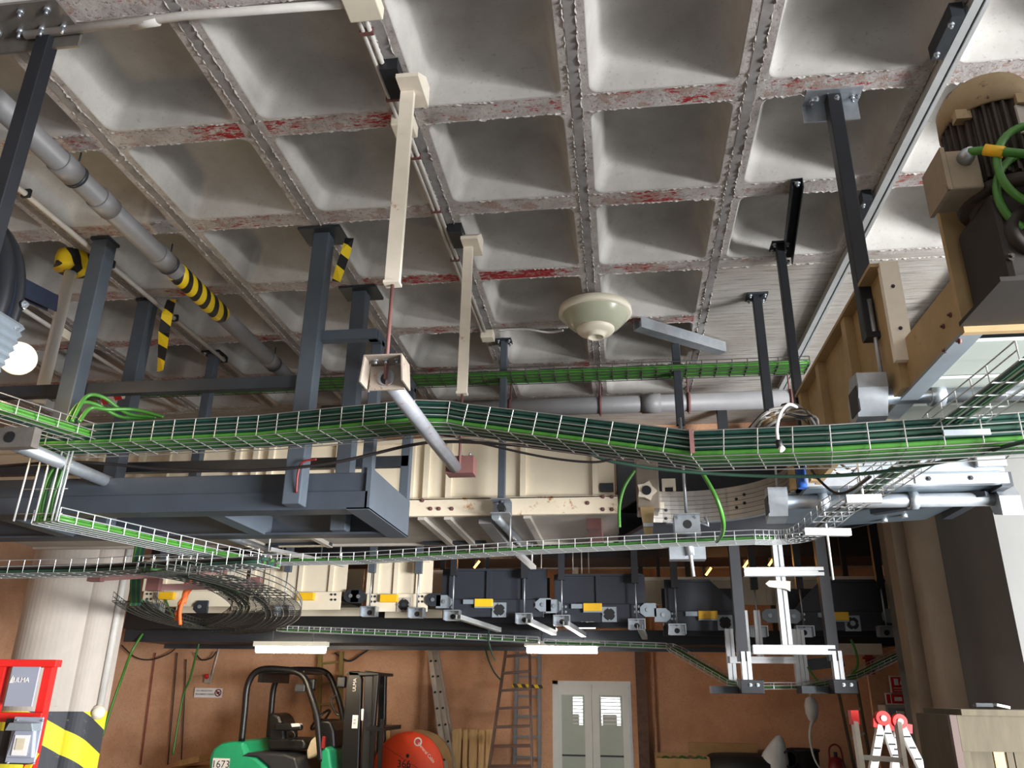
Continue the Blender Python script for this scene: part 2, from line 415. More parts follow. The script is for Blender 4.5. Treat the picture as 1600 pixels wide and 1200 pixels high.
wb.span((-9.5, YW, 0), (DX0, YW+.2, ZC)); wb.span((DX1, YW, 0), (9, YW+.2, ZC)); wb.span((DX0, YW, DZ), (DX1, YW+.2, ZC))
struct('wall_back', wb, M_pink, 'pink roughcast plaster back wall behind the forklift', 'wall')
struct('wall_left', B().span((-9.7, -6, 0), (-9.5, 13.2, ZC)), M_pink, 'pink plaster side wall at the left of the hall', 'wall')
struct('trim_1', B().span((-9.5, 7.95, 4.3), (9, 8.25, ZC-.002)), M_pink, 'pink plastered downstand beam at the far edge of the slab', 'beam')
# double door with louvred lights
d = thing('door_1', ((DX0+DX1)/2, YW+.1, 0), 'white double door with louvred glass panes in the back wall', 'door', kind='structure')
fr = B(); xm = (DX0+DX1)/2
ob('door_frame', fr.prof([(-.0, 0), (.05, 0), (.05, .08), (0, .08)], (DX0, YW+.02, 0), (DX0, YW+.02, DZ), (1, 0, 0)), M_doorw, d)
ob('door_head', B().span((DX0, YW+.02, DZ-.05), (DX1, YW+.1, DZ)), M_doorw, d)
M_doorglass = paint('frosted_door_panel', L(176, 186, 178), .05, .25, 0, 3)
for k, (xa, xb) in enumerate(((DX0+.03, xm-.004), (xm+.004, DX1-.03))):
    y = YW+.05; lf = B(); st = .105
    lf.span((xa, y, 0), (xa+st, y+.05, DZ-.05)); lf.span((xb-st, y, 0), (xb, y+.05, DZ-.05))
    lf.span((xa+st, y, DZ-.2), (xb-st, y+.05, DZ-.05)); lf.span((xa+st, y, 0), (xb-st, y+.05, .25)); 
    o = ob('door_leaf', lf, M_doorw, d)
    ob('rail_bar', B().span((xa+st, y+.005, 1.16), (xb-st, y+.045, 1.185)), M_dark, o)
    ob('panel', B().span((xa+st, y+.02, .25), (xb-st, y+.03, DZ-.62)), M_doorglass, o)
    wx0, wx1 = xa+st, xb-st; zt = DZ-.2; zb = DZ-.62
    g0 = wx0+(.17 if k == 0 else .03); g1 = wx1-.03
    pn = B().span((wx0, y+.02, zb), (g0, y+.03, zt)); pn.span((g1, y+.02, zb), (wx1, y+.03, zt)); pn.span((g0, y+.02, zt-.03), (g1, y+.03, zt))
    ob('pane_surround', pn, M_doorglass, o)
    ob('daylight_pane', B().span((g0, y+.03, zb), (g1, y+.034, zt-.03)), M_day, o)
    sl = B()
    for q in range(8): sl.box(((g0+g1)/2, y+.018, zb+.02+q*.05), (g1-g0, .02, .015))
    ob('louvre', sl, M_doorw, o)
    ob('glass_louvre', B().span((wx0+.05, y+.012, zb), (g1-.055, y+.02, zb+.15)), M_doorglass, o)
# right-hand columns
def column(name, out, z0, z1, m, label, smooth=True):
    return tag(ob(name, B().prof([(-a, b_) for a, b_ in out][::-1] if 0 else out, (0, 0, z0), (0, 0, z1), (0, 1, 0), smooth=smooth), m), label, 'column', kind='structure')
def world_out(pts):     # plan outline for an upward extrusion (prof's own axes: side = -x of the world when up is +y)
    d_ = V((0, 0, 1)); sd = d_.cross(V((0, 1, 0))).normalized(); return [(p[0]*sd.x, p[1]) for p in pts]
def arc(cx, cy_, r, a0, a1, n=14): return [(cx+r*math.cos(math.radians(a0+(a1-a0)*k/n)), cy_+r*math.sin(math.radians(a0+(a1-a0)*k/n))) for k in range(n+1)]
xc0, xc1 = A(1431, 900, Y=7.2).x, A(1514, 900, Y=7.2).x; rc = (xc1-xc0)/2
struct('column_round', B().prof(world_out(arc((xc0+xc1)/2, 7.2+rc*.3, rc, 0, 360, 40)[:-1]), (0, 0, 0), (0, 0, ZC), (0, 1, 0), smooth=True), M_col2, 'round beige concrete column at the right, stained near its top', 'column')
struct('column_pilaster', B().span((A(1404, 900, Y=7.5).x, 7.5, 0), (xc0+.12, 7.72, ZC)), M_col2, 'square pilaster joined to the left of the round beige column', 'column')
struct('wall_right', B().span((A(1572, 900, Y=6.0).x, 6.0, 0), (9, 8.6, ZC)), M_pier, 'bright white concrete pier at the right edge', 'wall')
struct('wall_right_recess', B().span((xc1-.1, 7.75, 0), (A(1572, 900, Y=6.0).x+.05, 8.2, ZC)), M_pier, 'grey concrete wall between the round column and the white pier', 'wall')
# left column: a round shaft with a rounded pilaster, hazard bands painted low down
yl = 7.4; a0 = A(34, 900, Y=yl).x; a1 = A(136, 900, Y=yl).x; a2 = COL_EDGE = A(199, 900, Y=yl+.42).x; r1 = (a1-a0)/2+.04
sh = arc((a0+a1)/2, yl+r1*.75, r1, -180, -30, 22); rr = .16
pl = arc(a2-rr, yl+.12+rr, rr, -90, 0, 8)
out = sh+[(a1+.0, yl+.12)]+pl+[(a2, yl+.5), (a2-.6, yl+1.2), (a0, yl+1.2)]
zb_ = A(100, 1112, Y=yl).z
struct('column_left', B().prof(world_out(out), (0, 0, zb_), (0, 0, ZC), (0, 1, 0), smooth=False), M_col, 'pale concrete column at the left with a rounded shaft and pilaster', 'column')
struct('column_base_band', B().prof(world_out(out), (0, 0, 0), (0, 0, zb_), (0, 1, 0)), M_colhaz, 'yellow and black hazard bands round the foot of the left column', 'column')
# brown steel stanchion against the back wall
struct('column_stanchion', B().span((A(995, 1100, Y=12.7).x, 12.62, 0), (A(1011, 1100, Y=12.7).x, 12.8, ZC)), paint('rough_brown_stanchion', L(92, 70, 58), .4, .9, 0, 14, bmp=.3), 'rough dark brown stanchion to the right of the white double door', 'column')
struct('trim_2', B().span((A(1010, 1100, Y=12.9).x, 12.88, 0), (A(1024, 1100, Y=12.9).x, 13, ZC)), M_pink, 'pink plaster strip beside the brown stanchion', 'trim')
# ================================================================ HUNG FROM THE SLAB
def plate_bolted(parent, c, sx, sy_, t, mat, nb, name='top_plate'):
    """horizontal plate under the slab with bolts hanging from it"""
    o = ob(name, B().box((c[0], c[1], c[2]-t/2), (sx, sy_, t)), mat, parent)
    for k in range(nb):
        u = (k % 2-.5)*.7*sx if nb <= 4 else ((k % 3)-1)*.36*sx
        v = (k//2-.5)*.7*sy_ if nb <= 4 else (k//3-.5)*.6*sy_
        bolt(o, (c[0]+u, c[1]+v, c[2]-t), (0, 0, -1), .013, .016)
    return o
# ---- grey drain pipe running away under the left bays
pa, pb = A(100, 250, z=4.46), A(447, 592, z=4.46); px_ = (pa.x+pb.x)/2; zp = 4.46
t = thing('drain_pipe', (px_, 3, zp), 'long grey drain pipe under the left bays, banded with black and yellow tape', 'pipe')
yE = A(468, 600, z=zp).y
ob('pipe', B().tube([(px_, 1.2, zp), (px_, yE, zp), (px_+.02, yE+.09, zp-.03), (px_+.03, yE+.13, zp-.1), (px_+.03, yE+.13, zp-.3)], .058, 20), M_pipe, t)
for px, py in ((97, 262), (155, 318), (250, 404), (418, 563)):
    y = A(px, py, z=zp).y
    ob('coupling', B().cyl((px_, y-.06, zp), (px_, y+.06, zp), .066, 20), M_pipe, t)
    if px in (97, 250, 418):
        ob('hanger_strap', B().ring((px_, y+.075, zp), (0, 1, 0), .06, .067, .02, 20), M_dark, t)
        ob('hanger_rod', B().cyl((px_, y+.075, zp+.06), (px_, y+.075, ZC+.0), .005, 8), M_dark, t)
ya, yb = A(268, 425, z=zp).y, A(338, 492, z=zp).y
ob('hazard_wrap', B().tube([(px_, ya+(yb-ya)*k/10, zp) for k in range(11)], [.062+.004*(k % 2) for k in range(11)], 20), M_tape, t)
cable('thin_cable', [(px_-.09, 2.3, 4.52), (px_-.09, 3.3, 4.5), (px_-.085, 4.6, 4.515), (px_-.09, 5.4, 4.52)], .006, M_olive, 'thin yellowish cable running beside the long grey drain pipe')  # yellow edge light on the wire is put into its colour
# ---- pale conduits fixed to the ribs
x = A(120, 370, z=ZC-.03).x
t = thing('conduit', (x, 4, ZC-.03), 'pale conduit along the rib left of the taped drain pipe', 'conduit')
ob('tube', B().cyl((x, 1.5, ZC-.03), (x, A(440, 632, z=ZC-.03).y, ZC-.03), .017, 10), M_conduit, t)
for y in (2.6, 3.4, 4.2, 5.0, 5.8): ob('clip', B().box((x, y, ZC-.024), (.05, .018, .05)), M_dark, t)
x = A(70, 505, z=ZC-.03).x
t = thing('conduit', (x, 4, ZC-.03), 'dusty conduit with cable boxes along the leftmost rib beyond the white hanger tube', 'conduit')
ob('tube', B().cyl((x, 3.2, ZC-.03), (x, 7.0, ZC-.03), .017, 10), M_conduit, t)
ob('cable_box', B().box((x, A(110, 515, z=ZC).y, ZC-.035), (.09, .12, .07)), M_ivory, t)
for y in (3.9, 4.7, 5.5): ob('clip', B().box((x, y, ZC-.024), (.05, .018, .05)), M_dark, t)
x = A(620, 170, z=ZC-.02).x
t = thing('conduit', (x, 3, ZC-.02), 'rust-clipped double conduit down the rib beside the two cream hangers', 'conduit')
for dx in (-.014, .014): ob('tube', B().cyl((x+dx, 1.4, ZC-.02), (x+dx, A(765, 520, z=ZC).y, ZC-.02), .011, 10), M_conduit, t)
for px, py in ((572, 44), (613, 148), (645, 240), (682, 324), (720, 400)): ob('clip', B().box((x, A(px, py, z=ZC).y, ZC-.02), (.06, .016, .03)), M_rustbrown, t)
for n_, px, py, s_ in (('junction_box', 566, 2, .14), ('junction_box', 632, 196, .11), ('junction_box', 762, 524, .10)):
    p = A(px, py, z=ZC-.03)
    j = single('junction_box', B().box((p.x, p.y, ZC-.034), (s_, s_, .065)), M_ivory, {566: 'ivory junction box on the rib at the top edge of the photo', 632: 'ivory junction box on the rib behind the nearer cream hanger', 762: 'small ivory junction box feeding the round dome light'}[px], 'box', bevel=.006)
pts = [A(778, 516, z=ZC-.04), A(820, 514, z=ZC-.02), A(855, 519, z=ZC-.03), A(880, 516, z=ZC-.05)]
cable('light_cable', pts, .009, M_conduit, 'pale cable from the small junction box to the dome light')
p0, p1 = A(40, 55, z=ZC-.03), A(566, 4, z=ZC-.03)
t = thing('conduit', p0, 'pale conduit crossing under the ribs along the top left', 'conduit')
ob('tube', B().tube([p0, p0.lerp(p1, .5)+V((0, -.02, 0)), p1], .018, 10), M_conduit, t)
pc = A(240, 32, z=ZC-.03); ob('coupling', B().cyl(pc-V((.1, -.01, 0)), pc+V((.02, 0, 0)), .023, 10), M_conduit, t)
# ---- round dome light
p = A(930, 497, z=ZC-.12)
t = thing('dome_light', (p.x, p.y, ZC), 'round cream dome light on the rib, with a smaller ringed boss below', 'light')
R0 = .245
ob('ceiling_rose', B().cyl((p.x, p.y, ZC), (p.x, p.y, ZC-.06), .1, 24), M_ivory, t)
ob('rim', B().lathe([(.1, -.04), (R0-.02, -.04), (R0+.01, -.05), (R0+.014, -.09), (R0+.004, -.102), (R0-.03, -.102)], (p.x, p.y, ZC), n=48), M_ivory, t)
ob('dome', B().lathe([(R0-.01, -.098), (R0-.03, -.14), (R0-.075, -.185), (R0-.115, -.207), (.09, -.212)], (p.x, p.y, ZC), n=48), M_dome, t)
ob('boss', B().lathe([(.132, -.2), (.134, -.215), (.12, -.232), (.09, -.24), (.066, -.25), (.06, -.27), (.05, -.272), (.045, -.25), (.0, -.245)], (p.x, p.y, ZC), n=40), M_ivory, t)
# ---- cream hangers and the tube they carry
def cream_hanger(px, py, ybar, zbot, label, wtop):
    x = A(px, py, z=ZC).x+.0; y = A(px, py, z=ZC).y
    t = thing('cream_hanger', (x, y, ZC), label, 'hanger', 'cream flat hangers')
    b = B().prof([(-.03, -.09), (.03, -.09), (.03, .06), (.012, .09), (-.012, .09), (-.03, .06)], (x-.075, y, ZC-.04), (x-.03, y, ZC-.04), (0, 1, 0))
    ob('wedge_block', B().span((x-.11, y-.09, ZC-.06), (x-.03, y+.1, ZC)), M_blackst, t)
    c = ob('clevis', B().prof([(-.1, -.0), (.1, 0), (.1, .02), (-.03, .11), (-.1, .11)], (x-.03, y, ZC-.12), (x+.07, y, ZC-.12), (0, 0, 1)), M_cream, t)
    bolt(c, (x-.031, y-.03, ZC-.05), (-1, 0, 0), .016)
    ob('strap', B().bar((x, y, ZC-.07), (x-.005, y, zbot), wtop, .028, (0, 1, 0)), M_cream, t)
    ob('strap_foot', B().box((x-.005, y, zbot-.004), (wtop*1.08, .05, .012)), M_cream, t)
    ob('threaded_rod', B().cyl((x-.005, y, zbot), (x-.005, y, 3.12), .008, 8), M_rustbrown, t)
    return x-.005, y
xa, ya = cream_hanger(640, 112, 0, 3.535, 'nearer cream flat hanger with rust spots and a brown threaded rod', .06)
xb, yb = cream_hanger(733, 360, 0, 3.56, 'farther cream flat hanger reaching down beside the dome light', .056)
t = thing('trapeze_tube', (xa, ya, 3.15), 'grey trapeze tube with end brackets slung between the two cream hangers', 'tube')
ob('tube', B().tube([(xa-.005, ya+.02, 3.135), (xa+.005, yb, 3.135)], .034, 16), paint('scuffed_galvanised', L(150, 152, 158), .2, .4, .4, 9, rust=L(140, 88, 70), rust_amt=.6), t)
M_bkt = paint('grubby_bracket', L(152, 140, 128), .25, .6, .2, 9, rust=L(110, 80, 62), rust_amt=.6)
e = ob('end_bracket', B().prof([(-.085, -.06), (-.075, .05), (.075, .05), (.085, -.06), (.079, -.06), (.07, .044), (-.07, .044), (-.079, -.06)], (xa, ya-.055, 3.15), (xa, ya+.06, 3.15)), M_bkt, t)
ob('end_face', B().box((xa, ya+.03, 3.135), (.14, .008, .1)), M_bkt, e)
ob('tube_mouth', B().cyl((xa, ya+.02, 3.13), (xa, ya+.024, 3.13), .026, 16), M_rubber, e)
for dx in (-.04, .0, .045): bolt(e, (xa+dx, ya-.01, 3.2), (0, 0, -1), .012)
e = ob('end_bracket', B().box((xb, yb+.05, 3.15), (.15, .1, .095)), M_rustbrown, t)
bolt(e, (xb, yb+.03, 3.2), (0, 0, 1), .014); bolt(e, (xb+.05, yb+.03, 3.2), (0, 0, 1), .01)
# ---- steel hanger posts
def hpost(px, py, zbot, wx, wy, mat, label, plate=None, name='hanger_post', rod=None, foot=None, zt=ZC, xy=None):
    x, y = (xy if xy else A(px, py, z=ZC)[:2])
    t = thing(name, (x, y, zt), label, 'hanger', None)
    ob('post', B().bar((x, y, zt-.01), (x, y, zbot), wx, wy, (0, 1, 0)), mat, t, bevel=.004)
    if plate: plate_bolted(t, (x, y, zt), *plate)
    if rod:
        ob('threaded_rod', B().cyl((x, y-.0, zbot+rod[1]), (x, y, rod[0]), .008, 8), M_galv, t)
        ob('rod_nut', B().cyl((x, y, zbot+.0), (x, y, zbot-.03), .022, 6), M_dark, t)
    if foot:
        fb = B().prof([(-.07, -.055), (.07, -.055), (.07, -.047), (-.062, -.047), (-.062, .047), (.07, .047), (.07, .055), (-.07, .055)], (x-.07, y, rod[0]+.03), (x+.07, y, rod[0]+.03), (0, 0, 1))
        o = ob('clamp_bracket', fb, foot, t); ob('hole', B().cyl((x, y-.02, rod[0]+.03), (x, y+.05, rod[0]+.03), .03, 14), M_rubber, o)
    return t, x, y
# right-hand near post with a bright cleat
t, xR, yR = hpost(1300, 150, 3.37, .062, .062, M_blackst, 'long black hanger post under the bright six-bolt cleat, right of centre')
cl = ob('cleat', B().prof([(-.055, 0), (.055, 0), (.055, -.008), (-.047, -.008), (-.047, -.1), (-.055, -.1)], (xR-.125, yR, ZC), (xR+.125, yR, ZC)), M_galv, t)
for k in (-.09, 0, .09):
    bolt(cl, (xR+k, yR+.01, ZC-.008), (0, 0, -1), .013, .02); bolt(cl, (xR+k, yR-.055, ZC-.06), (0, -1, 0), .013, .012)
ob('threaded_rod', B().cyl((xR+.0, yR-.04, 3.53), (xR+.0, yR-.04, 3.14), .009, 8), M_galv, t)
ob('rod_stop', B().box((xR, yR-.02, 3.37), (.07, .06, .025)), M_blackst, t)
hz = 3.12
# dark post hung from an angled strut, and the two behind it
p1, p2 = A(1246, 286, z=ZC-.03), A(1230, 408, z=ZC-.03)
t = thing('ceiling_strut', p1, 'short black strut fixed under the coffers behind the long black post', 'strut')
ob('strut', B().chan(p1, p2, .06, .06, .006, (0, 0, -1)), M_blackst, t)
for p in (p1, p2): bolt(t, p+V((0, 0, -.0)), (0, 0, -1), .016)
hpost(1218, 383, 3.42, .05, .05, M_blackst, 'black hanger post below the short ceiling strut, left of the long one', (.11, .11, .012, M_blackst, 4))
hpost(1182, 462, 3.62, .06, .05, M_blackst, 'black hanger post under a square plate on the board-marked slab', (.14, .12, .014, M_dark, 4), rod=(3.12, .02), foot=None)
x5, y5_ = A(1055, 535, Y=5.7)[:2]
tt, _, _ = hpost(0, 0, 3.86, .06, .05, M_dark, 'dark grey hanger post under the middle of the slanting bright strut', xy=(x5, 5.7), zt=4.52, rod=(3.15, .02))
q1, q2 = A(996, 506, z=4.55), A(1128, 545, z=4.55)
t = thing('strut_channel', q1, 'galvanised open strut channel slanting under the slab beside the dome light', 'strut')
ob('channel', B().chan(q1, q2, .09, .085, .007, (0, 0, 1)), M_galv, t)
for q, s_ in ((q1.lerp(q2, .06), 1), (q1.lerp(q2, .92), 1)):
    ob('wedge_bolt', B().cyl(q+V((0, 0, -.02)), V((q.x, q.y, ZC)), .014, 8), M_galv, t)
    ob('square_washer', B().box(q+V((0, 0, -.0)), (.05, .05, .05)), M_galv, t)
hpost(788, 532, 3.33, .052, .052, M_blue, 'slim blue-grey hanger post between dome light and cream hanger', (.12, .1, .014, M_dark, 4), rod=(3.24, .0), foot=M_galv)
# near left post with its bolted side plate
t, xl, yl_ = hpost(78, 50, 1.9, .062, .062, M_blackst, 'near black hanger post running out of the photo at the left')
xa_, xb_ = A(-30, 40, z=ZC).x, A(124, 40, z=ZC).x
cl = ob('side_plate', B().span((xa_, 2.185, ZC-.014), (xb_, 2.36, ZC-.001)), M_bktd, t)
ob('foot_flange', B().span((xa_, 2.35, ZC-.09), (xb_, 2.362, ZC-.014)), M_bktd, cl)
for k in range(4): bolt(cl, (xb_-.06-k*.12, 2.22, ZC-.014), (0, 0, -1), .014, .022); bolt(cl, (xb_-.05-k*.1, 2.31, ZC-.014), (0, 0, -1), .013, .03)
# aluminium trunking along the second rib and its two dark plates
xt = A(1440, 165, z=ZC-.02).x
t = thing('cable_trunking', (xt, 3, ZC), 'long aluminium trunking along the rib at the right', 'trunking')
ye = A(1212, 603, z=ZC).y
ob('trough', B().span((xt-.016, .8, ZC-.045), (xt+.02, ye, ZC)), M_trunk, t)
ob('lid_edge', B().span((xt+.022, .8, ZC-.034), (xt+.034, ye, ZC)), M_dark, t)
ob('side_flange', B().span((xt+.034, .8, ZC-.042), (xt+.052, ye, ZC)), M_trunk, t)
for px, py, nm in ((1487, 45, 'upper'), (1352, 320, 'lower')):
    p = A(px, py, z=ZC-.02)
    o = thing('fixing_plate', p, 'dark bolted fixing plate clipped to the '+{'upper': 'near end of the aluminium trunking', 'lower': 'middle of the aluminium trunking'}[nm], 'plate')
    ob('plate', B().box((xt-.06, p.y, ZC-.035), (.05, .24, .07)), M_dark, o)
    for k in (-.08, .08): bolt(o, (xt-.075, p.y+k, ZC-.07), (0, 0, -1), .013)
xs = A(1470, 470, z=ZC-.02).x
t = thing('cable_trunking', (xs, 4, ZC), 'short aluminium trunking on the slab behind the tan conveyor', 'trunking')
ob('trough', B().span((xs-.02, 2.6, ZC-.04), (xs+.02, A(1400, 525, z=ZC).y, ZC)), M_trunk, t)
p = A(1500, 462, z=ZC)
t = thing('anchor_bracket', p, 'dark anchor bracket with bright end on the slab below the motor', 'bracket')
ob('block', B().box((p.x-.02, p.y, ZC-.06), (.1, .14, .12)), M_blackst, t)
ob('end_tab', B().box((p.x+.06, p.y, ZC-.05), (.05, .1, .1)), M_galv, t)
# grey pipe across the far end of the slab, on rods
zg = 4.30; pg0 = A(640, 640, z=zg); pg1 = A(1238, 626, z=zg); yg = (pg0.y+pg1.y)/2
t = thing('service_pipe', (0, yg, zg), 'grey horizontal service pipe hung on rods under the far slab', 'pipe')
ob('pipe', B().cyl((pg0.x-.8, yg, zg), (pg1.x, yg, zg), .075, 20), M_pipe, t)
ob('coupling', B().cyl((A(1025, 634, Y=yg).x-.12, yg, zg), (A(1025, 634, Y=yg).x+.04, yg, zg), .084, 20), M_pipe, t)
for px in (798, 938, 1076, 1236):
    xx = A(px, 632, Y=yg).x
    ob('hanger_rod', B().cyl((xx, yg, zg-.1), (xx, yg, ZC), .007, 8), M_rustbrown, t)
    ob('hanger_strap', B().ring((xx, yg, zg), (1, 0, 0), .076, .084, .025, 20), M_rustbrown, t)
# green ceiling tray
def tray(name, path, wd, ht, step, mat, label, side=None, r=.0028, nb=4, group=None, rise=UP, mesh='wire_mesh', flare=False, kind=None, ns=2):
    """open wire-mesh cable tray following the centre line of its floor; U-shaped rungs and long wires"""
    pts = [V(p) for p in path]; dense = []
    for a, b_ in zip(pts, pts[1:]):
        n = max(1, int((b_-a).length/step))
        dense += [a.lerp(b_, k/n) for k in range(n)]
    dense.append(pts[-1]); b = B(); fr = []
    for i, p in enumerate(dense):
        d_ = (dense[min(i+1, len(dense)-1)]-dense[max(i-1, 0)]).normalized(); s_ = d_.cross(rise).normalized(); fr.append((p, s_, s_.cross(d_).normalized()))
    for p, s_, u_ in fr: b.tube([p+s_*wd/2+u_*ht, p+s_*wd/2, p-s_*wd/2, p-s_*wd/2+u_*ht], r, 4)
    offs = [(wd*(k/(nb-1)-.5), -.003) for k in range(nb)]+[(sg*(wd/2), ht*(k+1)/ns) for sg in (-1, 1) for k in range(ns)]
    for a, c in offs: b.tube([p+s_*a+u_*c for p, s_, u_ in fr], r, 4)
    t = thing(name, pts[0], label, 'cable tray', group)
    ob(mesh, b, mat, t); return t, fr
def lay(fr, offs, r, mats, label, group, name='green_cable', wob=.004, cat='cable', skip=4):
    k = 0
    sub = fr; wob *= .35; skip_ = skip/2.
    for (a, c), m in zip(offs, mats):
        rnd = random.Random(k*13+len(fr)); ph = rnd.uniform(0, 6)
        pts = [p+s_*(a+wob*math.sin(ph+i*.9/skip_)+rnd.uniform(-wob, wob)*.3)+u_*(c+wob*.5*math.cos(ph*1.7+i*.7/skip_)) for i, (p, s_, u_) in enumerate(sub)]
        cable(name, pts, r, m, label, group, 1, 6, cat); k += 1
zt_ = 4.28; g0 = A(480, 606, z=zt_); g1 = A(1262, 575, z=zt_); yg_ = (g0.y+g1.y)/2
xa_, xb_ = A(70, 615, Y=yg_).x, g1.x
t, fr = tray('cable_tray', [(xa_, yg_, zt_), (xb_, yg_, zt_)], .20, .06, .11, M_wired, 'straight mesh tray of bright green cables across the far slab behind the dome light', r=.0035)
lay(fr, [(-.085+.021*k, .012) for k in range(9)]+[(-.08+.026*k, .034) for k in range(7)], .011, [M_green, M_green2, M_green]*6, 'bright green cable in the straight tray across the far slab', 'green cables in the far ceiling tray', skip=6)
# ---- suspended blue-grey steel frame at the left
t = thing('suspended_frame', (-2.4, 4.4, 2.95), 'blue-grey steel frame hung from the slab on square posts at the left', 'frame')
zf0, zf1 = 2.93, 3.125; yf, yr = 4.14, 4.88; xe = A(573, 790, Y=yf-.04).x
bb = B().prof([(-.035, -.0975), (.035, -.0975), (.035, -.09), (-.028, -.09), (-.028, .0975), (-.035, .0975)], (-5.2, yf, (zf0+zf1)/2), (xe, yf, (zf0+zf1)/2), (0, 0, 1))
ob('front_beam', B().span((-5.2, yf-.03, zf0), (xe, yf, zf1)), M_frame, t, bevel=.006)
ob('front_lip', B().span((-5.2, yf-.045, zf0), (xe, yf-.03, zf0+.085)), M_frame, t)
ob('front_flange', B().span((-5.2, yf-.045, zf0-.012), (xe, yf+.09, zf0)), M_frame, t)
ob('rear_beam', B().span((-5.2, yr, zf0), (xe, yr+.05, zf1+.02)), M_frame, t, bevel=.006)
ob('rear_flange', B().span((-5.2, yr-.09, zf0-.012), (xe, yr+.05, zf0)), M_frame, t)
ob('end_beam', B().span((xe-.012, yf-.045, zf0-.012), (xe+.014, yr+.05, zf1+.02)), M_blue, t)
ob('end_flange', B().span((xe-.11, yf-.045, zf0-.016), (xe+.014, yr+.05, zf0-.004)), M_blue, t)
for px in (362, 30): 
    xx = A(px, 815, z=zf0).x; ob('cross_beam', B().span((xx-.05, yf, zf0-.01), (xx+.05, yr, zf0+.12)), M_blue, t)
posts = [(-3.105, 3.95, 3.0, .1), (-3.295, 4.756, zf0, .1), (-1.716, 4.026, 2.925, .1), (-1.718, 4.777, zf0, .1)]
for k, (x, y, zb, wd) in enumerate(posts):
    o = ob('hanger_post', B().span((x-wd/2, y-wd/2, zb), (x+wd/2, y+wd/2, ZC-.02)), M_blue, t, bevel=.006)
    ob('top_plate', B().box((x, y, ZC-.014), (.26 if k > 1 else .12, .2 if k > 1 else .12, .018)), M_dark, o)
for (x, y, za) in ((xe-.02, yf-.0, 3.92), (xe-.02, yr+.03, 3.92)):
    ob('corner_post', B().span((x-.03, y-.03, zf0), (x+.03, y+.03, za)), M_blue, t, bevel=.004)
ob('guard_rail', B().span((-1.67, 4.05-.03, 3.89), (xe, 4.05+.03, 3.95)), M_blue, t)
ob('guard_rail', B().span((xe-.05, yf-.1, 3.89), (xe+.01, yr+.05, 3.95)), M_blue, t)
ob('long_rail', B().span((-5.2, 4.03-.025, 3.60), (-1.75, 4.03+.025, 3.67)), M_dark, t)
ob('rear_rail', B().span((-5.2, yr, 3.37), (xe, yr+.05, 3.44)), M_dark, t)
p = A(463, 770, Y=3.97)
ob('earth_wire', B().tube(catmull([p, p+V((.005, -.02, .1)), p+V((.03, -.03, .16)), p+V((.1, -.02, .175))], 6), .006, 6), M_redd, t)
x3, y3 = A(335, 552, z=ZC)[:2]
hpost(0, 0, 3.3, .07, .07, M_blue, 'slim blue-grey hanger post farther back, behind the left frame', (.16, .14, .016, M_blackst, 4), xy=(x3, y3))
# hazard tape tails
def tail(name, pts, wd, mat, label, face=(0, -1, 0)):
    pts = [V(p) for p in pts]; b = B(); vs = []
    for i, p in enumerate(pts):
        d_ = (pts[min(i+1, len(pts)-1)]-pts[max(i-1, 0)]).normalized(); a = .5*math.sin(i*1.1); s_ = (d_.cross(V(face)).normalized()*math.cos(a)+V(face)*math.sin(a)).normalized()
        vs += [p+s_*wd/2, p-s_*wd/2]
    n = len(pts); vs2 = vs+[v+V((0, .0016, 0)) for v in vs]
    fs = [(2*i, 2*i+1, 2*i+3, 2*i+2) for i in range(n-1)]; fs += [tuple(2*n+k for k in f[::-1]) for f in fs]
    fs += [(2*i, 2*i+2, 2*n+2*i+2, 2*n+2*i) for i in range(n-1)]+[(2*i+1, 2*n+2*i+1, 2*n+2*i+3, 2*i+3) for i in range(n-1)]
    b.add(vs2, fs, 0); return single(name, b, mat, label, 'tape')
y = 4.0
tail('hazard_tape', [A(546, 372, Y=y), A(541, 392, Y=y-.01), A(533, 415, Y=y-.02), A(525, 440, Y=y-.01)], .055, M_tapev, 'hazard tape tail taped to the head of the square frame post near the cream hanger')
y = 4.68
tail('hazard_tape', [A(268, 468, Y=y), A(261, 492, Y=y-.02), A(256, 520, Y=y), A(254, 545, Y=y-.02), A(250, 580, Y=y)], .07, M_tapev, 'long hazard tape tail hanging beside the second frame post from the left')
tail('warning_tape', [A(158, 628, Y=4.6), A(178, 622, Y=4.59), A(196, 618, Y=4.6)], .06, M_taper, 'red and white tape flag between the two left frame posts', (0, -1, 0))
tail('warning_tape', [A(222, 610, Y=4.85), A(236, 606, Y=4.84), A(252, 606, Y=4.85)], .05, M_taper, 'red and white tape scrap right of the second frame post')
# white hanger tube wrapped with tape at its head
x, y = A(117, 398, z=ZC)[:2]; zb = A(67, 632, Y=y).z
t = thing('white_hanger_tube', (x, y, ZC), 'white hanger tube with a hazard-taped head at the left', 'hanger')
ob('tube', B().cyl((x, y, zb), (x, y, ZC), .036, 16), M_ladw, t)
ob('hazard_wrap', B().lathe([(.04, -.0), (.1, -.005), (.105, -.05), (.098, -.1), (.1, -.12), (.04, -.13)], (x, y, ZC), n=24), M_tape, t)
ob('clamp', B().box((x, y-.03, zb+.05), (.05, .03, .035)), M_galv, t); bolt(t, (x+.04, y-.03, zb+.05), (1, 0, 0), .014)
ob('threaded_rod', B().cyl((x, y, zb), (x, y, zb-.2), .009, 8), M_galv, t)
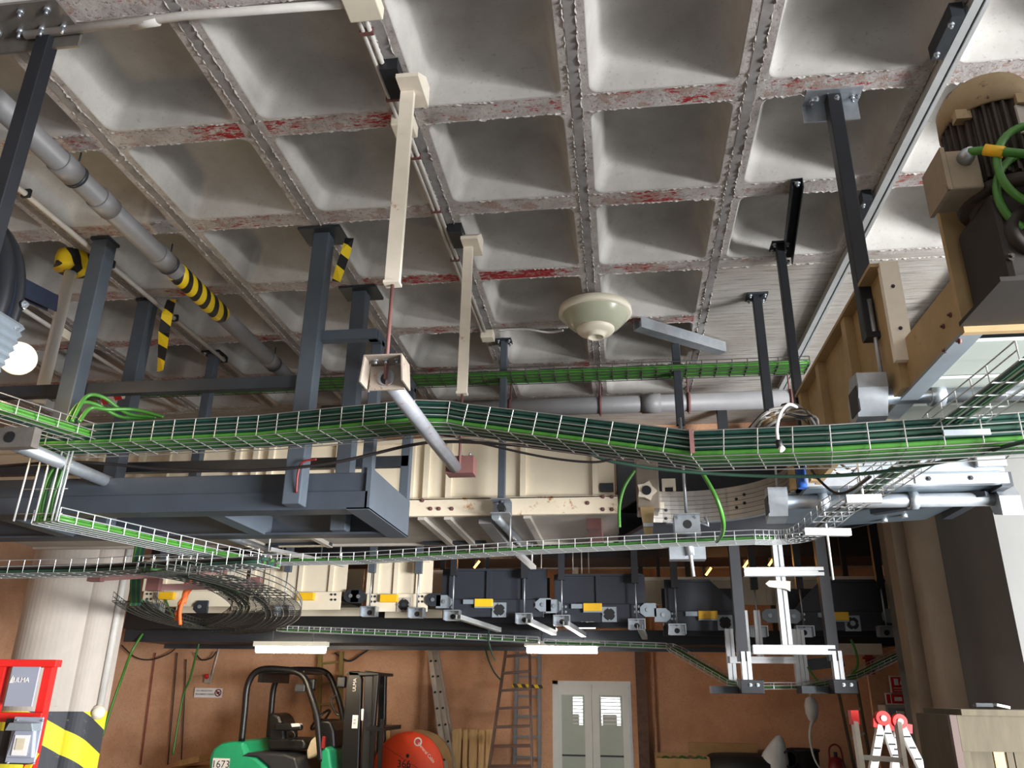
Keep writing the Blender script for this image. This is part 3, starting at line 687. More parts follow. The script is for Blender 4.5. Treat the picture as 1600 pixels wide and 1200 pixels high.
# drum housing and lamp at the left edge
yd = 2.9; ce = A(-190, 478, Y=yd); rd = (A(4, 478, Y=yd)-ce).length
t = thing('drum_housing', ce, 'round navy drum housing with a ribbed grey skirt cut by the left edge', 'machine')
ob('drum', B().lathe([(0, 0), (rd*.96, 0), (rd*.96, .1), (0, .1)], ce, (0, 1, 0), 64), M_navy, t)
ob('rim', B().ring(ce+V((0, .02, 0)), (0, 1, 0), rd*.93, rd, .05, 64), M_blackst, t)
ob('rim', B().ring(ce+V((0, .1, 0)), (0, 1, 0), rd*.93, rd, .03, 64), M_blackst, t)
sk = B()
for k in range(26):
    a = math.radians(-6-k*3.2); a2 = a-math.radians(3.2)
    for q, (u, v) in enumerate(((a, (a+a2)/2), ((a+a2)/2, a2))):
        r_, r2_ = (rd*1.02, rd*1.05) if q == 0 else (rd*1.05, rd*1.02)
        P = lambda ang, rr, yy: ce+V((math.cos(ang)*rr, yy, math.sin(ang)*rr))
        sk.add([P(u, r_, -.03), P(v, r2_, -.03), P(v, r2_, .13), P(u, r_, .13), P(u, r_-.02, -.03), P(v, r2_-.02, -.03), P(v, r2_-.02, .13), P(u, r_-.02, .13)], [(0, 1, 2, 3), (4, 7, 6, 5), (0, 4, 5, 1), (3, 2, 6, 7)])
ob('ribbed_skirt', sk, M_galvsheet, t)
for a in (2, -8): bolt(t, ce+V((math.cos(math.radians(a))*rd*1.02, .1, math.sin(math.radians(a))*rd*1.02)), (1, 0, 0), .02)
q1, q2 = A(34, 440, Y=3.35), A(82, 474, Y=3.9)
t = thing('steel_bracket', q1, 'dark navy channel arm behind the drum housing', 'bracket')
ob('arm', B().chan(q1-V((.1, .1, 0)), q2, .06, .1, .008, (0, 0, -1)), M_navy, t); bolt(t, q2+V((-.03, -.06, .0)), (0, -1, 0), .018)
p = A(28, 560, Y=3.5)
t = thing('bulkhead_lamp', p, 'lit warm white bulkhead lamp beside the drum housing', 'lamp')
ax = V((.55, -.6, -.5)).normalized()
ob('lamp_body', B().lathe([(0, -.05), (.06, -.045), (.088, -.015), (.09, .0), (.08, .004)], p, ax, 32), M_ivory, t)
ob('lamp_glass', B().lathe([(.08, 0), (.072, .018), (.045, .03), (.0, .034)], p, ax, 32), M_glowwarm, t)
point('bulkhead_lamp_light', p+ax*.14, 9, (1, .72, .40), .08)
# ================================================================ TRAYS OF CABLE
# the big tray across the hall
z0 = 3.19
ctr = [A(0, 697, z=z0), A(140, 692, z=z0), A(400, 680, z=z0), A(640, 658, z=z0), A(690, 660, z=z0), A(1080, 712, Y=3.2), A(1300, 705, Y=3.05), A(1600, 688, Y=2.95), A(1760, 678, Y=2.9), A(1760, 678, Y=2.9)+V((2.2, -.15, 0))]
W_ = .24
main = []
for i, p in enumerate(ctr):
    d_ = (ctr[min(i+1, len(ctr)-1)]-ctr[max(i-1, 0)]).normalized(); n_ = UP.cross(d_).normalized(); main.append(p+n_*W_/2)
t, fr = tray('cable_tray', main, W_, .105, .117, M_wire, 'large wire-mesh tray of green cables sagging right across the hall', r=.0026, nb=5, ns=3)
for px, py, Y in ((1080, 700, 3.2), (1210, 655, 3.1)):
    pass
q = A(1081, 690, Y=3.2); ob('splice_clip', B().box(q+V((0, -.0, .0)), (.018, .012, .1)), M_rustbrown, t)
q = A(1510, 676, Y=2.96); ob('joint_bar', B().box(q, (.16, .014, .022)), M_galv, t)
offs, ms = [], []
for k in range(9): offs.append((W_/2-.022-.0*k, .014+.0)) if 0 else None
lower = [(.10-.025*k, .0145) for k in range(9)]; side = [(.1045, .036+.0205*k) for k in range(4)]; mid = [(.08-.027*k, .04) for k in range(5)]; top = [(.083-.03*k, .066) for k in range(4)]; top2 = [(.07-.035*k, .094) for k in range(3)]
sgn = -1 if fr[5][1].y > 0 else 1
fx = lambda o: [(a*sgn, c) for a, c in o]
lay(fr, fx(lower), .0105, [M_green, M_green2, M_green, M_dgreen, M_green2, M_dgreen, M_green2, M_dgreen, M_dgreen], 'green cable along the floor of the large wire-mesh tray', 'green cables on the floor of the large tray', wob=.0025, skip=5)
lay(fr, fx(side+mid+top), .0098, [M_teal, M_dgreen, M_teal, M_teal, M_teal, M_teal, M_dgreen, M_teal, M_teal, M_teal, M_dgreen, M_teal, M_teal], 'dark teal cable piled behind the side of the large wire-mesh tray', 'dark teal cables in the large tray', name='teal_cable', wob=.003, skip=5)
lay(fr, fx(top2), .009, [M_blackc, M_dgreen, M_bluec], 'thin loose cable on top of the heap in the large wire-mesh tray', 'loose cables on top of the large tray', name='loose_cable', wob=.012, skip=7)
# nearer branch at the left, dropping into the big tray
bq = [A(-60, 672, z=3.21)+V((-.0, 0, .02)), A(125, 690, z=3.21)+V((0, .05, .02))]
b0 = A(-30, 640, z=3.22); b1 = A(130, 684, z=3.22)
t, frb = tray('cable_tray', [b0+V((-.1, -.35, 0)), b0, b1+V((-.03, .05, 0))], .19, .075, .1, M_wire, 'near branch tray coming in from the left edge to the large tray', r=.0026, nb=4)
lay(frb, [(.02, .014), (.045, .014), (.07, .014), (.058, .036), (-.03, .014), (-.06, .014)], .0105, [M_green, M_green, M_green, M_green, M_dgreen, M_teal], 'green cable in the near branch tray at the left edge', 'green cables in the near branch tray', wob=.002, skip=3)
e1 = frb[-1][0]
for k, (dx, dz, hh) in enumerate(((.02, .0, .13), (.05, .01, .17), (.09, .0, .1))):
    s0 = e1+V((dx-.02, -.16, .05)); cable('green_cable', [s0, s0+V((.01, .05, hh*.9)), s0+V((.07, .1, hh)), s0+V((.16, .2, .09+.02*k)), s0+V((.3, .25, .1))], .0105, M_green, ['lowest', 'tallest', 'middle'][k]+' bright green cable looping from the near branch tray into the large tray', 'looping green cables')
# vertical drop under the branch
zt1, zb1 = 3.17, 2.80; yv = 3.74
xs_ = [A(px, 760, Y=yv).x for px in (37, 54, 68, 84, 95, 101)]
t = thing('cable_drop', (xs_[2], yv, zb1), 'upright ladder-like tray of bright rods and green cables below the branch tray', 'cable tray')
for x in xs_: ob('upright_rod', B().cyl((x, yv-.012, zb1), (x+.012, yv-.012, zt1), .0052, 8), M_wireb, t)
for z in (2.84, 2.97, 3.1): ob('cross_wire', B().cyl((xs_[0]-.01, yv, z), (xs_[-1]+.02, yv, z), .003, 6), M_wire, t)
for k in range(6):
    x = xs_[2]-.02+.017*k; cable('green_cable', [(x+.06-.01*k, yv+.045, 3.16), (x+.01, yv+.035+.008*(k % 2), 3.05), (x-.005, yv+.04, 2.93), (x, yv+.045, 2.80)], .0092, [M_green, M_green2, M_dgreen][k % 3], 'green cable running down the upright cable drop', 'green cables in the upright cable drop')
for px, py in ((52, 716), (86, 716), (42, 808), (66, 810)):
    pass
# lower tray leading from the drop to the far left
zl = 2.80
la = [A(52, 812, z=zl), A(100, 812, z=zl), A(406, 884, z=zl)]
l0, l1 = A(64, 814, z=zl), A(404, 886, z=zl)
t, frl = tray('cable_tray', [l0+V((.0, .03, 0)), l1], .2, .07, .1, M_wireb, 'lower tray of green cables running from the upright drop away to the far left', r=.003, nb=5)
lay(frl, [(.085-.024*k, .013) for k in range(8)]+[(.07-.028*k, .034) for k in range(5)], .01, [M_green, M_green, M_green2, M_green]*4, 'green cable in the lower tray below the blue-grey frame', 'green cables in the lower left tray', wob=.002, skip=5)
# tray crossing the left column
c0, c1 = A(-40, 900, z=2.72), A(420, 884, z=2.72)
t, frc = tray('cable_tray', [c0, A(150, 897, z=2.72), c1], .22, .085, .11, M_wireb, 'tray of dark cables crossing in front of the left column', r=.0025, nb=5)
lay(frc, [(.09-.026*k, .013) for k in range(8)]+[(.08-.03*k, .038) for k in range(6)], .0115, [M_dgreen, M_blackc, M_green2, M_blackc, M_teal]*3, 'dark cable in the tray crossing in front of the left column', 'dark cables in the tray before the left column', name='dark_cable', wob=.003, skip=5)
for (qa, qb, lab) in ((A(150, 903, Y=5.3), A(344, 893, Y=6.2), 'rust-red bearer under the tray crossing the left column'), (A(240, 918, Y=5.6), A(398, 915, Y=6.2), 'lower rust-red bearer with end plates beside the orange strap')):
    t = thing('tray_bearer', qa, lab, 'bearer')
    ob('bar', B().chan(qa, qb, .045, .045, .005, (0, 0, -1)), M_rustbrown, t)
    for q in (qa, qb): ob('end_plate', B().box(q+V((0, 0, .02)), (.1, .05, .09)), M_rustbrown, t)
# long bright tray: along the row, then turning towards the camera
z2 = 2.95
cl_ = [A(232, 884, z=z2), A(560, 878, z=z2), A(830, 862, z=z2), A(1060, 851, z=z2), A(1180, 846, z=z2)]
cu = [A(1262, 838, z=z2), A(1310, 800, z=z2), A(1370, 765, z=z2), A(1440, 717, z=z2), A(1490, 668, z=z2), A(1590, 597, z=z2), A(1640, 560, z=z2)]
path = cl_[:-1]+catmull([cl_[-1], A(1225, 846, z=z2), cu[0], cu[1]], 5)[:-1]+[cu[1]]+cu[2:]
t, fr2 = tray('cable_tray', path, .17, .06, .105, M_wireb, 'long bright wire tray curving from the far row of conveyors towards the camera at right', r=.0031, nb=5)
nk = len(fr2); split = int(nk*.62)
lay(fr2[:split], [(.07-.022*k, .013) for k in range(7)], .009, [M_green2, M_green, M_dgreen]*3, 'thin green cable in the far straight part of the long bright tray', 'green cables in the long bright tray', wob=.002, skip=5)
lay(fr2[-16:], [(.05-.02*k, .013) for k in range(4)], .009, [M_dgreen, M_green2]*3, 'dark green cable in the nearest stretch of the long bright tray', 'dark green cables in the near end of the bright tray', wob=.002, skip=4)
lay(fr2[split+4:-14], [(.01, .012)], .009, [M_blackc], 'single black cable in the bare middle stretch of the long bright tray', None, name='black_cable', wob=.003, skip=4)
for (pa_, pb_, lab, rodp) in ((A(1255, 823, z=2.93), A(1327, 824, z=2.93), 'lower', (A(1293, 770, Y=4.75), A(1307, 872, Y=4.75))), (A(1320, 771, z=2.93), A(1375, 770, z=2.93), 'upper', (A(1338, 730, Y=3.95), A(1350, 776, Y=3.95)))):
    t = thing('tray_support', pa_, 'small bright strut and rod under the curve of the long bright tray, the '+lab+' one', 'support')
    ob('strut', B().chan(pa_+V((0, 0, -.03)), pb_+V((0, 0, -.03)), .04, .04, .005), M_wireb, t)
    m_ = (pa_+pb_)/2; ob('rod', B().cyl(m_+V((0, 0, -.3 if lab == 'lower' else -.05)), m_+V((0, 0, .25)), .007, 8), M_wireb, t)
# ================================================================ CREAM TROUGH CONVEYOR
Yt = 5.9
t = thing('trough_conveyor', (-2.5, Yt, 3.25), 'long cream sheet-metal conveyor trough with ribs and a rusty lower flange', 'conveyor')
xL, xE = -5.6, .0
zfl0, zfl1, zwt = 3.245, 3.375, 3.86
ob('side_wall', B().span((xL, Yt, zfl1), (xE-.02, Yt+.04, zwt)), M_trough, t)
ob('top_lip', B().span((xL, Yt-.05, zwt-.03), (xE-.02, Yt+.06, zwt)), M_trough, t)
ob('flange', B().span((xL, Yt-.07, zfl0), (xE, Yt-.03, zfl1)), M_rusty, t)
ob('flange_top', B().span((xL, Yt-.07, zfl1-.008), (xE, Yt+.04, zfl1+.004)), M_rusty, t)
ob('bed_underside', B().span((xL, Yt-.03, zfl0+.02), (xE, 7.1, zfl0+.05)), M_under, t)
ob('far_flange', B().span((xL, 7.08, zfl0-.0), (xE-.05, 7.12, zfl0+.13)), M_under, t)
for px in (80, 108, 132, 160, 190, 222, 262, 312, 372, 400, 424, 530, 640, 645, 668, 703, 818, 930):
    x = A(px, 730, Y=Yt).x; ob('stiffener', B().span((x-.022, Yt-.035, zfl1), (x+.022, Yt, zwt-.03)), M_trough, t)
for px in (670, 710, 830, 450, 330): 
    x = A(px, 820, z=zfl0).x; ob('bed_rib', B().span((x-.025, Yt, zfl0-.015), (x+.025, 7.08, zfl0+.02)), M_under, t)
for px in (445, 700): 
    x = A(px, 840, z=zfl0).x; ob('patch_plate', B().span((x-.28, 6.98, zfl0-.006), (x+.28, 7.06, zfl0+.1)), M_dark, t)
x = A(768, 820, z=zfl0).x; ob('bed_channel', B().span((x-.05, Yt, zfl0-.05), (x+.05, 7.0, zfl0+.02)), M_pipe, t)
x = A(930, 820, z=zfl0).x; ob('bed_channel', B().span((x-.06, Yt+.2, zfl0-.06), (x+.05, 7.0, zfl0+.02)), M_rustbrown, t)
for px, py in ((660, 782), (673, 795), (686, 795), (706, 795), (918, 786), (942, 776), (956, 776), (942, 796), (956, 796)):
    bolt(t, A(px, py, Y=Yt-.07), (0, -1, 0), .016, .012, M_rustbrown)
ob('end_catch', B().box(A(948, 762, Y=Yt-.02), (.1, .05, .06)), M_dark, t)
# cross tube under the trough, carried by the slim post
p = A(773, 797, Y=5.68); q = A(822, 858, Y=7.35)
t = thing('trapeze_tube', p, 'grey tube under the trough below the slim blue-grey post', 'tube')
ob('tube', B().tube([p+V((0, .04, -.04)), q+V((0, 0, .0))], .03, 12), M_galv, t)
p = A(330, 828, z=3.2); q = A(408, 858, z=3.2)
t = thing('trapeze_tube', p, 'grey tube with rust under the trough at left of the bright struts', 'tube')
ob('tube', B().tube([p, V((p.x+.05, q.y+.1, 3.2))], .032, 12), M_galv, t); ob('end_bracket', B().box((p.x+.05, q.y+.12, 3.2), (.13, .08, .1)), M_dark, t)
for k, (pa_, pb_, pr, lab) in enumerate(((A(420, 858, Y=6.3), A(502, 892, Y=7.2), A(423, 826, Y=6.3), 'left'), (A(797, 853, Y=6.0), A(830, 890, Y=7.1), A(801, 800, Y=6.0), 'right'))):
    pb_ = V((pa_.x+(.34 if k == 0 else .06), pb_.y, pa_.z))
    t = thing('strut_bracket', pa_, 'bright strut pair on a thin rod below the cream trough, at the '+lab, 'strut')
    ob('strut', B().chan(pa_, pb_, .05, .03, .004), M_wireb, t)
    ob('rod', B().cyl(pa_-V((0, 0, .02)), V((pa_.x, pa_.y, pr.z)), .007, 8), M_wireb, t)
    m_ = pa_.lerp(pb_, .93); ob('rod', B().cyl(m_, m_+V((0, 0, .22)), .007, 8), M_wireb, t)
# ================================================================ CURVED ALUMINIUM CONVEYOR
cc = V((.46, 5.33, 0)); ri, ro = .66, 1.5; zc0 = 3.2
t = thing('curve_conveyor', (cc.x, cc.y, zc0), 'curved belt conveyor with a brushed aluminium inner face and dark underside', 'conveyor')
def arcbox(r0, r1, za, zb, a0, a1, n=26, mi=0):
    b = B(); vs = []
    for k in range(n+1):
        a = math.radians(a0+(a1-a0)*k/n); c, s = math.cos(a), math.sin(a)
        vs += [(cc.x+r0*c, cc.y+r0*s, za), (cc.x+r1*c, cc.y+r1*s, za), (cc.x+r1*c, cc.y+r1*s, zb), (cc.x+r0*c, cc.y+r0*s, zb)]
    fs = [(4*k+j, 4*k+(j+1) % 4, 4*k+4+(j+1) % 4, 4*k+4+j) for k in range(n) for j in range(4)]+[(0, 1, 2, 3), (4*n+3, 4*n+2, 4*n+1, 4*n)]
    return b.add(vs, fs, mi, False)
def lead(b, r0, r1, za, zb, y0=None): return b
ib = arcbox(ri, ri+.02, zc0, zc0+.235, 112, -22)
ob('inner_face', ib, M_alu, t)
for k in range(1, 7): ob('face_groove', arcbox(ri-.001, ri, zc0+.032*k, zc0+.032*k+.0025, 112, -22), M_dark, t)
ob('inner_lip', arcbox(ri-.03, ri+.02, zc0-.008, zc0, 100, -20), M_galv, t)
ob('underside', arcbox(ri+.01, ro, zc0+.0, zc0+.03, 108, -8), paint('dark_conveyor_underside', L(64, 68, 76), .12, .5, .1, 3), t)
ob('outer_guard', arcbox(ro-.02, ro, zc0+.03, zc0+.72, 108, 20), M_blackst, t)
ob('belt', arcbox(ri+.03, ro-.03, zc0+.24, zc0+.25, 108, -8), M_rubber, t)
ob('outer_band', arcbox(ro, ro+.02, zc0-.02, zc0+.2, 108, 0), M_dark, t)
for px, py in ((1043, 795), (1043, 808), (1160, 783), (1160, 796), (1182, 778), (1182, 791)):
    p = A(px, py, Y=5.93); a = math.atan2(p.y-cc.y, p.x-cc.x); s_ = V((math.cos(a), math.sin(a), 0))
    bolt(t, V((cc.x, cc.y, p.z))+s_*ri, -s_, .012, .01, M_dark)
# drive head at the joint between trough and curve
Yh = 5.72
p = A(1010, 768, Y=Yh)
t = thing('drive_head', p, 'grey drive head with a toothed cream wheel between the trough and the curved conveyor', 'machine')
x0_, x1_ = A(995, 760, Y=Yh).x, A(1030, 760, Y=Yh).x
ob('housing', B().span((x0_, Yh, A(1010, 795, Y=Yh).z), (x1_, Yh+.3, A(1010, 718, Y=Yh).z)), paint('drive_grey', L(150, 138, 126), .2, .5, .2, 8), t, bevel=.008)
ob('cap', B().cyl((p.x, Yh+.12, A(1010, 722, Y=Yh).z), (p.x, Yh+.12, A(1010, 708, Y=Yh).z), .075, 20), M_under, t)
wh = B(); nn = 10
wh.prof([((.075 if k % 2 else .052)*math.cos(2*math.pi*k/nn), (.075 if k % 2 else .052)*math.sin(2*math.pi*k/nn)) for k in range(nn)], p+V((0, -.0, 0)), p+V((0, -.035, 0)))
wo = ob('toothed_wheel', wh, M_cream, t); ob('hub', B().cyl(p+V((0, -.03, 0)), p+V((0, -.045, 0)), .034, 14), M_blackst, wo)
ob('tension_arm', B().prof([(-.05, 0), (.05, 0), (.028, -.2), (-.028, -.2)], (p.x, Yh-.02, A(1010, 793, Y=Yh).z), (p.x, Yh, A(1010, 793, Y=Yh).z)), M_tan, t)
ob('tension_foot', B().box((p.x, Yh-.02, A(1012, 822, Y=Yh).z), (.07, .06, .025)), M_galv, t)
q = A(1045, 757, Y=5.9); single('sensor_box', B().prof([(-.05, -.045), (-.03, -.045), (-.03, -.015), (.03, -.015), (.03, -.045), (.05, -.045), (.05, .045), (-.05, .045)], q, q+V((0, .03, 0))), M_cream, 'small cream sensor box beside the drive head, on the dark guard', 'sensor')
q = A(1033, 790, Y=5.8); single('junction_plate', B().box(q, (.045, .02, .045)), M_cream, 'small cream plate right of the drive head', 'plate')
# rods and clamp brackets that carry the curve
def clampset(px, py, Y, ztop, label, tail_=True):
    p = A(px, py, Y=Y); t = thing('clamp_bracket', p, label, 'bracket')
    o = ob('bracket', B().prof([(-.095, -.07), (.095, -.07), (.095, -.062), (-.085, -.062), (-.085, .062), (.095, .062), (.095, .07), (-.095, .07)], p+V((-.085, 0, 0)), p+V((.085, 0, 0))), M_galv, t)
    ob('face', B().box(p+V((0, -.06, 0)), (.17, .008, .13)), M_galv, o); ob('hole', B().cyl(p+V((0, -.066, 0)), p+V((0, -.062, 0)), .03, 14), M_rubber, o)
    for dx in (-.06, .06): bolt(o, p+V((dx, -.06, .045)), (0, -1, 0), .014)
    ob('threaded_rod', B().cyl(p+V((0, -.03, .05)), V((p.x, p.y-.03, ztop)), .011, 8), M_galv, t)
    if tail_:
        ob('hook', B().tube([p+V((.07, -.05, .02)), p+V((.14, -.06, -.01)), p+V((.12, -.06, .05))], .012, 8), M_galv, t)
        ob('rod_below', B().cyl(p+V((0, -.0, -.06)), p+V((.01, .0, -.2)), .03, 8), M_galv, t)
    return t, p
clampset(1073, 822, 5.55, 3.86, 'galvanised clamp bracket on a rod below the curved conveyor')
t = thing('tray_hanger', A(1073, 862, Y=5.6), 'galvanised bracket with a bright rod end under the long bright tray', 'bracket')
q = A(1073, 858, Y=5.6); ob('bracket', B().chan(q+V((-.12, 0, -.02)), q+V((.12, 0, -.02)), .1, .11, .006), M_galv, t); ob('rod', B().cyl(q+V((.01, -.05, .1)), q+V((.03, -.05, -.19)), .011, 8), M_wireb, t); ob('wedge', B().prof([(-.05, -.05), (.05, 0), (.0, .06)], q+V((0, -.03, .03)), q+V((0, .03, .03))), M_dark, t)
# horizontal tube under the galvanised conveyor with its sloped end caps
def endcapped(px0, py0, Y, px1, label, r=.04, cap2=True, z=None):
    p = A(px0, py0, Y=Y); q = A(px1, py0, Y=Y); q.z = p.z
    t = thing('trapeze_tube', p, label, 'tube')
    ob('tube', B().cyl(p, q, r, 18), M_galv, t)
    for e, sg in ((p, -1), (q, 1)):
        if sg > 0 and not cap2: continue
        o = ob('end_bracket', B().prof([(-.085, -.11), (.02, -.085), (.075, .015), (.075, .075), (-.02, .085), (-.085, .0)], e+V((sg*.11, 0, 0)), e), M_galv, t)
        ob('open_end', B().box(e+V((sg*.11, -.0, -.02)), (.006, .11, .1)), M_blackst, o)
    for f in (.18, .62):
        c = p.lerp(q, f); ob('pipe_clamp', B().ring(c, (1, 0, 0), r, r+.012, .05, 20), M_galv, t)
        ob('clamp_stud', B().cyl(c+V((0, 0, r)), c+V((0, 0, r+.07)), .009, 8), M_galv, t)
    return t
endcapped(1228, 785, 4.82, 1552, 'bright tube with sloped end caps under the lower galvanised conveyor')
rx = A(1207, 720, Y=5.08); 
# ---- galvanised conveyor at lower right
gx0, gx1, gy, gz = 1.08, A(1572, 745, Y=4.62).x, 4.62, 3.115
t = thing('belt_conveyor', (1.6, gy, gz), 'galvanised belt conveyor with a blue-grey underside at lower right', 'conveyor')
ob('side_profile', B().prof([(0, 0), (.018, 0), (.018, .02), (.05, .045), (.05, .16), (.018, .185), (.018, .26), (0, .26)], (gx1, gy, gz), (gx0, gy, gz)), M_galvsheet, t)
ob('side_sheet', B().span((gx0, gy-.012, gz+.075), (gx1-.02, gy, gz+.27)), M_galvsheet, t)
ob('bottom_rail', B().span((gx0-.05, gy-.03, gz), (gx1, gy, gz+.06)), M_galv, t)
ob('underside', B().add([(gx0, gy, gz+.01), (gx1, gy, gz+.01), (gx1-.1, gy+1.0, gz+.01), (gx1-.55, gy+1.15, gz+.01), (gx0, gy+1.05, gz+.01), (gx0, gy, gz+.03), (gx1, gy, gz+.03), (gx1-.1, gy+1.0, gz+.03), (gx1-.55, gy+1.15, gz+.03), (gx0, gy+1.05, gz+.03)], [(0, 1, 2, 3, 4), (9, 8, 7, 6, 5), (0, 5, 6, 1), (1, 6, 7, 2), (2, 7, 8, 3), (3, 8, 9, 4), (4, 9, 5, 0)]), paint('blue_grey_underside', L(86, 98, 106), .1, .45, .2, 2), t)
ob('end_block', B().span((gx1-.16, gy-.05, gz+.09), (gx1, gy+.05, gz+.27)), M_galv, t, bevel=.008)
ob('end_rail', B().span((gx1-.03, gy, gz-.01), (gx1+.03, gy+.9, gz+.07)), M_dark, t)
ob('slot_plate', B().box(((gx1-.32), gy-.034, gz+.03), (.34, .008, .05)), M_galv, t)
for k in (-.1, .12): bolt(t, (gx1-.32+k, gy-.038, gz+.03), (0, -1, 0), .014, .008, M_dark)
ob('roller', B().cyl((gx0+.02, gy-.04, gz+.31), (gx1+.5, gy-.04, gz+.31), .032, 16), M_galv, t)
ob('tensioner', B().bar((gx1-.55, gy+.6, gz-.02), (gx1-.05, gy+.15, gz-.02), .06, .03), M_dark, t)
for px, py in ((1485, 790), (1413, 809), (1382, 816)):
    p = A(px, py, z=gz-.01); ob('foot_bolt', B().cyl(p, p+V((0, 0, .03)), .022, 10), M_galv, t)
q = A(1252, 745, Y=4.5); t = thing('hydraulic_cylinder', q, 'small bright blue cylinder at the left end of the lower galvanised conveyor', 'cylinder')
ob('barrel', B().cyl(q+V((0, 0, .05)), q+V((0, 0, -.065)), .026, 16), M_blue2, t); ob('cap', B().cyl(q+V((0, 0, .05)), q+V((0, 0, .1)), .034, 12), M_dark, t)
q = A(1238, 748, Y=4.9); single('wooden_wedge', B().box(q, (.03, .06, .14)), M_wood, 'small wooden wedge on the curved conveyor beside the blue cylinder', 'wedge')
# ================================================================ TAN CONVEYOR AND MOTOR, UPPER RIGHT
zt0 = 3.09; xb_ = 1.13
t = thing('tan_conveyor', (xb_, 2.6, zt0), 'tan belt conveyor with pale underside overhead at the right edge', 'conveyor')
sb = ob('side_beam', B().span((xb_-.03, .9, zt0), (xb_, 3.3, zt0+.19)), M_tan, t, bevel=.004)
ob('beam_edge', B().span((xb_-.035, .9, zt0-.012), (xb_+.03, 3.3, zt0)), M_galvsheet, t)
for px, py in ((1540, 473), (1564, 470), (1486, 492), (1528, 500), (1475, 510), (1519, 504), (1398, 576), (1406, 597), (1500, 533), (1478, 548)):
    p = A(px, py, X=xb_-.03); bolt(sb, p, (-1, 0, 0), .013 if px > 1500 else .009, .008, M_rustbrown)
gp = ob('guard_panel', B().span((xb_-.06, 2.96, zt0+.0), (xb_-.03, 4.45, 3.60)), M_tan, t)
ob('guard_top_flange', B().span((xb_-.11, 2.94, 3.595), (xb_-.03, 4.45, 3.61)), M_tan, t)
for y in (3.42, 3.95, 4.38): ob('guard_stiffener', B().span((xb_-.1, y-.03, zt0), (xb_-.06, y+.03, 3.595)), M_tan, t)
ob('end_post', B().span((xb_-.075, 2.93, zt0+.1), (xb_-.005, 2.96, 3.61)), M_cream, t)
for z in (3.32, 3.5): bolt(t, (xb_-.04, 2.93, z), (0, -1, 0), .008, .005, M_dark)
ob('lower_corner_block', B().span((xb_-.1, 3.3, zt0-.03), (xb_+.0, 3.62, zt0+.12)), M_tan, t)
for k, (y0_, y1_, z, m) in enumerate(((.9, 2.56, .035, 0), (2.58, 2.74, .012, 1), (2.76, 2.90, .02, 0), (2.915, 3.0, .012, 1), (3.02, 3.18, .03, 0), (3.2, 3.42, .008, 1))):
    ob('underside_sheet', B().span((xb_, y0_, zt0+z), (4.6, y1_, zt0+z+.012)), M_white, t)
ob('underside_gap', B().span((xb_, .9, zt0+.06), (4.6, 3.5, zt0+.075)), M_dark, t)
ob('far_edge', B().span((xb_, 3.43, zt0-.02), (4.6, 3.47, zt0+.1)), M_rustbrown, t)
ob('belt', B().span((xb_+.02, .9, zt0+.2), (4.6, 3.4, zt0+.21)), M_rubber, t)
ob('far_side', B().span((xb_-.03, 4.45, zt0+.1), (xb_+.02, 4.5, 3.4)), M_dark, t)
endcapped(1380, 620, 3.09, 1860, 'bright tube with a sloped end cap under the tan conveyor', .032, False)
# motor
mc = A(1558, 250, Y=2.0); mx, my = mc.x, mc.y; zt_, zm, zg_ = A(1552, 146, Y=2.0).z, A(1552, 300, Y=1.92).z, A(1552, 436, Y=1.88).z
rm = .122; zm += .02
t = thing('gear_motor', (mx, my, zg_), 'sooty finned geared motor with tan cowl standing on the tan conveyor', 'motor')
hc = zt_-zm
ob('cowl', B().lathe([(0, hc), (rm*.55, hc), (rm*.86, hc-.014), (rm*1.02, hc-.05), (rm*1.04, hc-.12), (rm*.98, hc-.12)], (mx, my, zm), n=36), M_motorcap, t)
ob('cowl_top', B().cyl((mx, my, zt_-.01), (mx, my, zt_+.004), rm*.5, 24), M_motor, t)
fb = B(); nf = 64; outl = []
for k in range(nf*2):
    a = math.pi*k/nf; r_ = rm*(1.0 if (k//2) % 2 else .9); outl.append((r_*math.cos(a), r_*math.sin(a)))
fb.prof(outl, (mx, my, zm+.02), (mx, my, zt_-.11), (0, 1, 0)); ob('finned_body', fb, M_motor, t)
for a in (215, 285): 
    u = V((math.cos(math.radians(a)), math.sin(math.radians(a)), 0)); ob('clamp_lug', B().box(V((mx, my, zt_-.13))+u*rm*1.02, (.04, .03, .03)), M_motorcap, t)
u = V((.3, -.95, 0)).normalized(); ob('rating_plate', B().bar(V((mx, my, zm+.17))+u*(rm-.002), V((mx, my, zm+.17))+u*(rm+.004), .06, .09), M_under, t)
ob('flange', B().lathe([(0, 0), (rm*.95, 0), (rm*1.0, .012), (rm*1.0, .03), (rm*.7, .045)], (mx, my, zm-.02), n=32), M_motor, t)
ob('neck', B().lathe([(rm*.8, .0), (rm*.72, -.05), (rm*.66, -.07)], (mx, my, zm-.015), n=24), M_gear, t)
gb = ob('gearbox', B().span((mx-.095, my-.1, zg_), (mx+.16, my+.12, zm-.03)), M_gear, t, bevel=.018)
ob('bearing_cover', B().lathe([(0, .0), (.03, .02), (.034, .012), (.05, .012), (.055, .022), (.075, .022), (.08, 0)], (mx+.0, my-.1, (zg_+zm)/2-.01), (0, -1, 0), 28), M_gear, gb)
for dx, dz in ((-.1, -.08), (-.1, .09), (.1, -.08), (.1, .09)): bolt(gb, (mx+dx*.8, my-.1, (zg_+zm)/2+dz), (0, -1, 0), .01, .01, M_motor)
ob('foot_plate', B().span((mx-.13, my-.13, zg_-.012), (mx+.2, my+.13, zg_)), M_gear, t)
ob('torque_plate', B().span((mx-.12, my+.13, zg_-.03), (mx+.1, my+.15, zm+.06)), M_tan, t)
tb0, tb1 = A(1447, 250, Y=1.92), A(1492, 250, Y=1.92)
bxz0, bxz1 = A(1465, 300, Y=1.92).z, A(1465, 240, Y=1.92).z
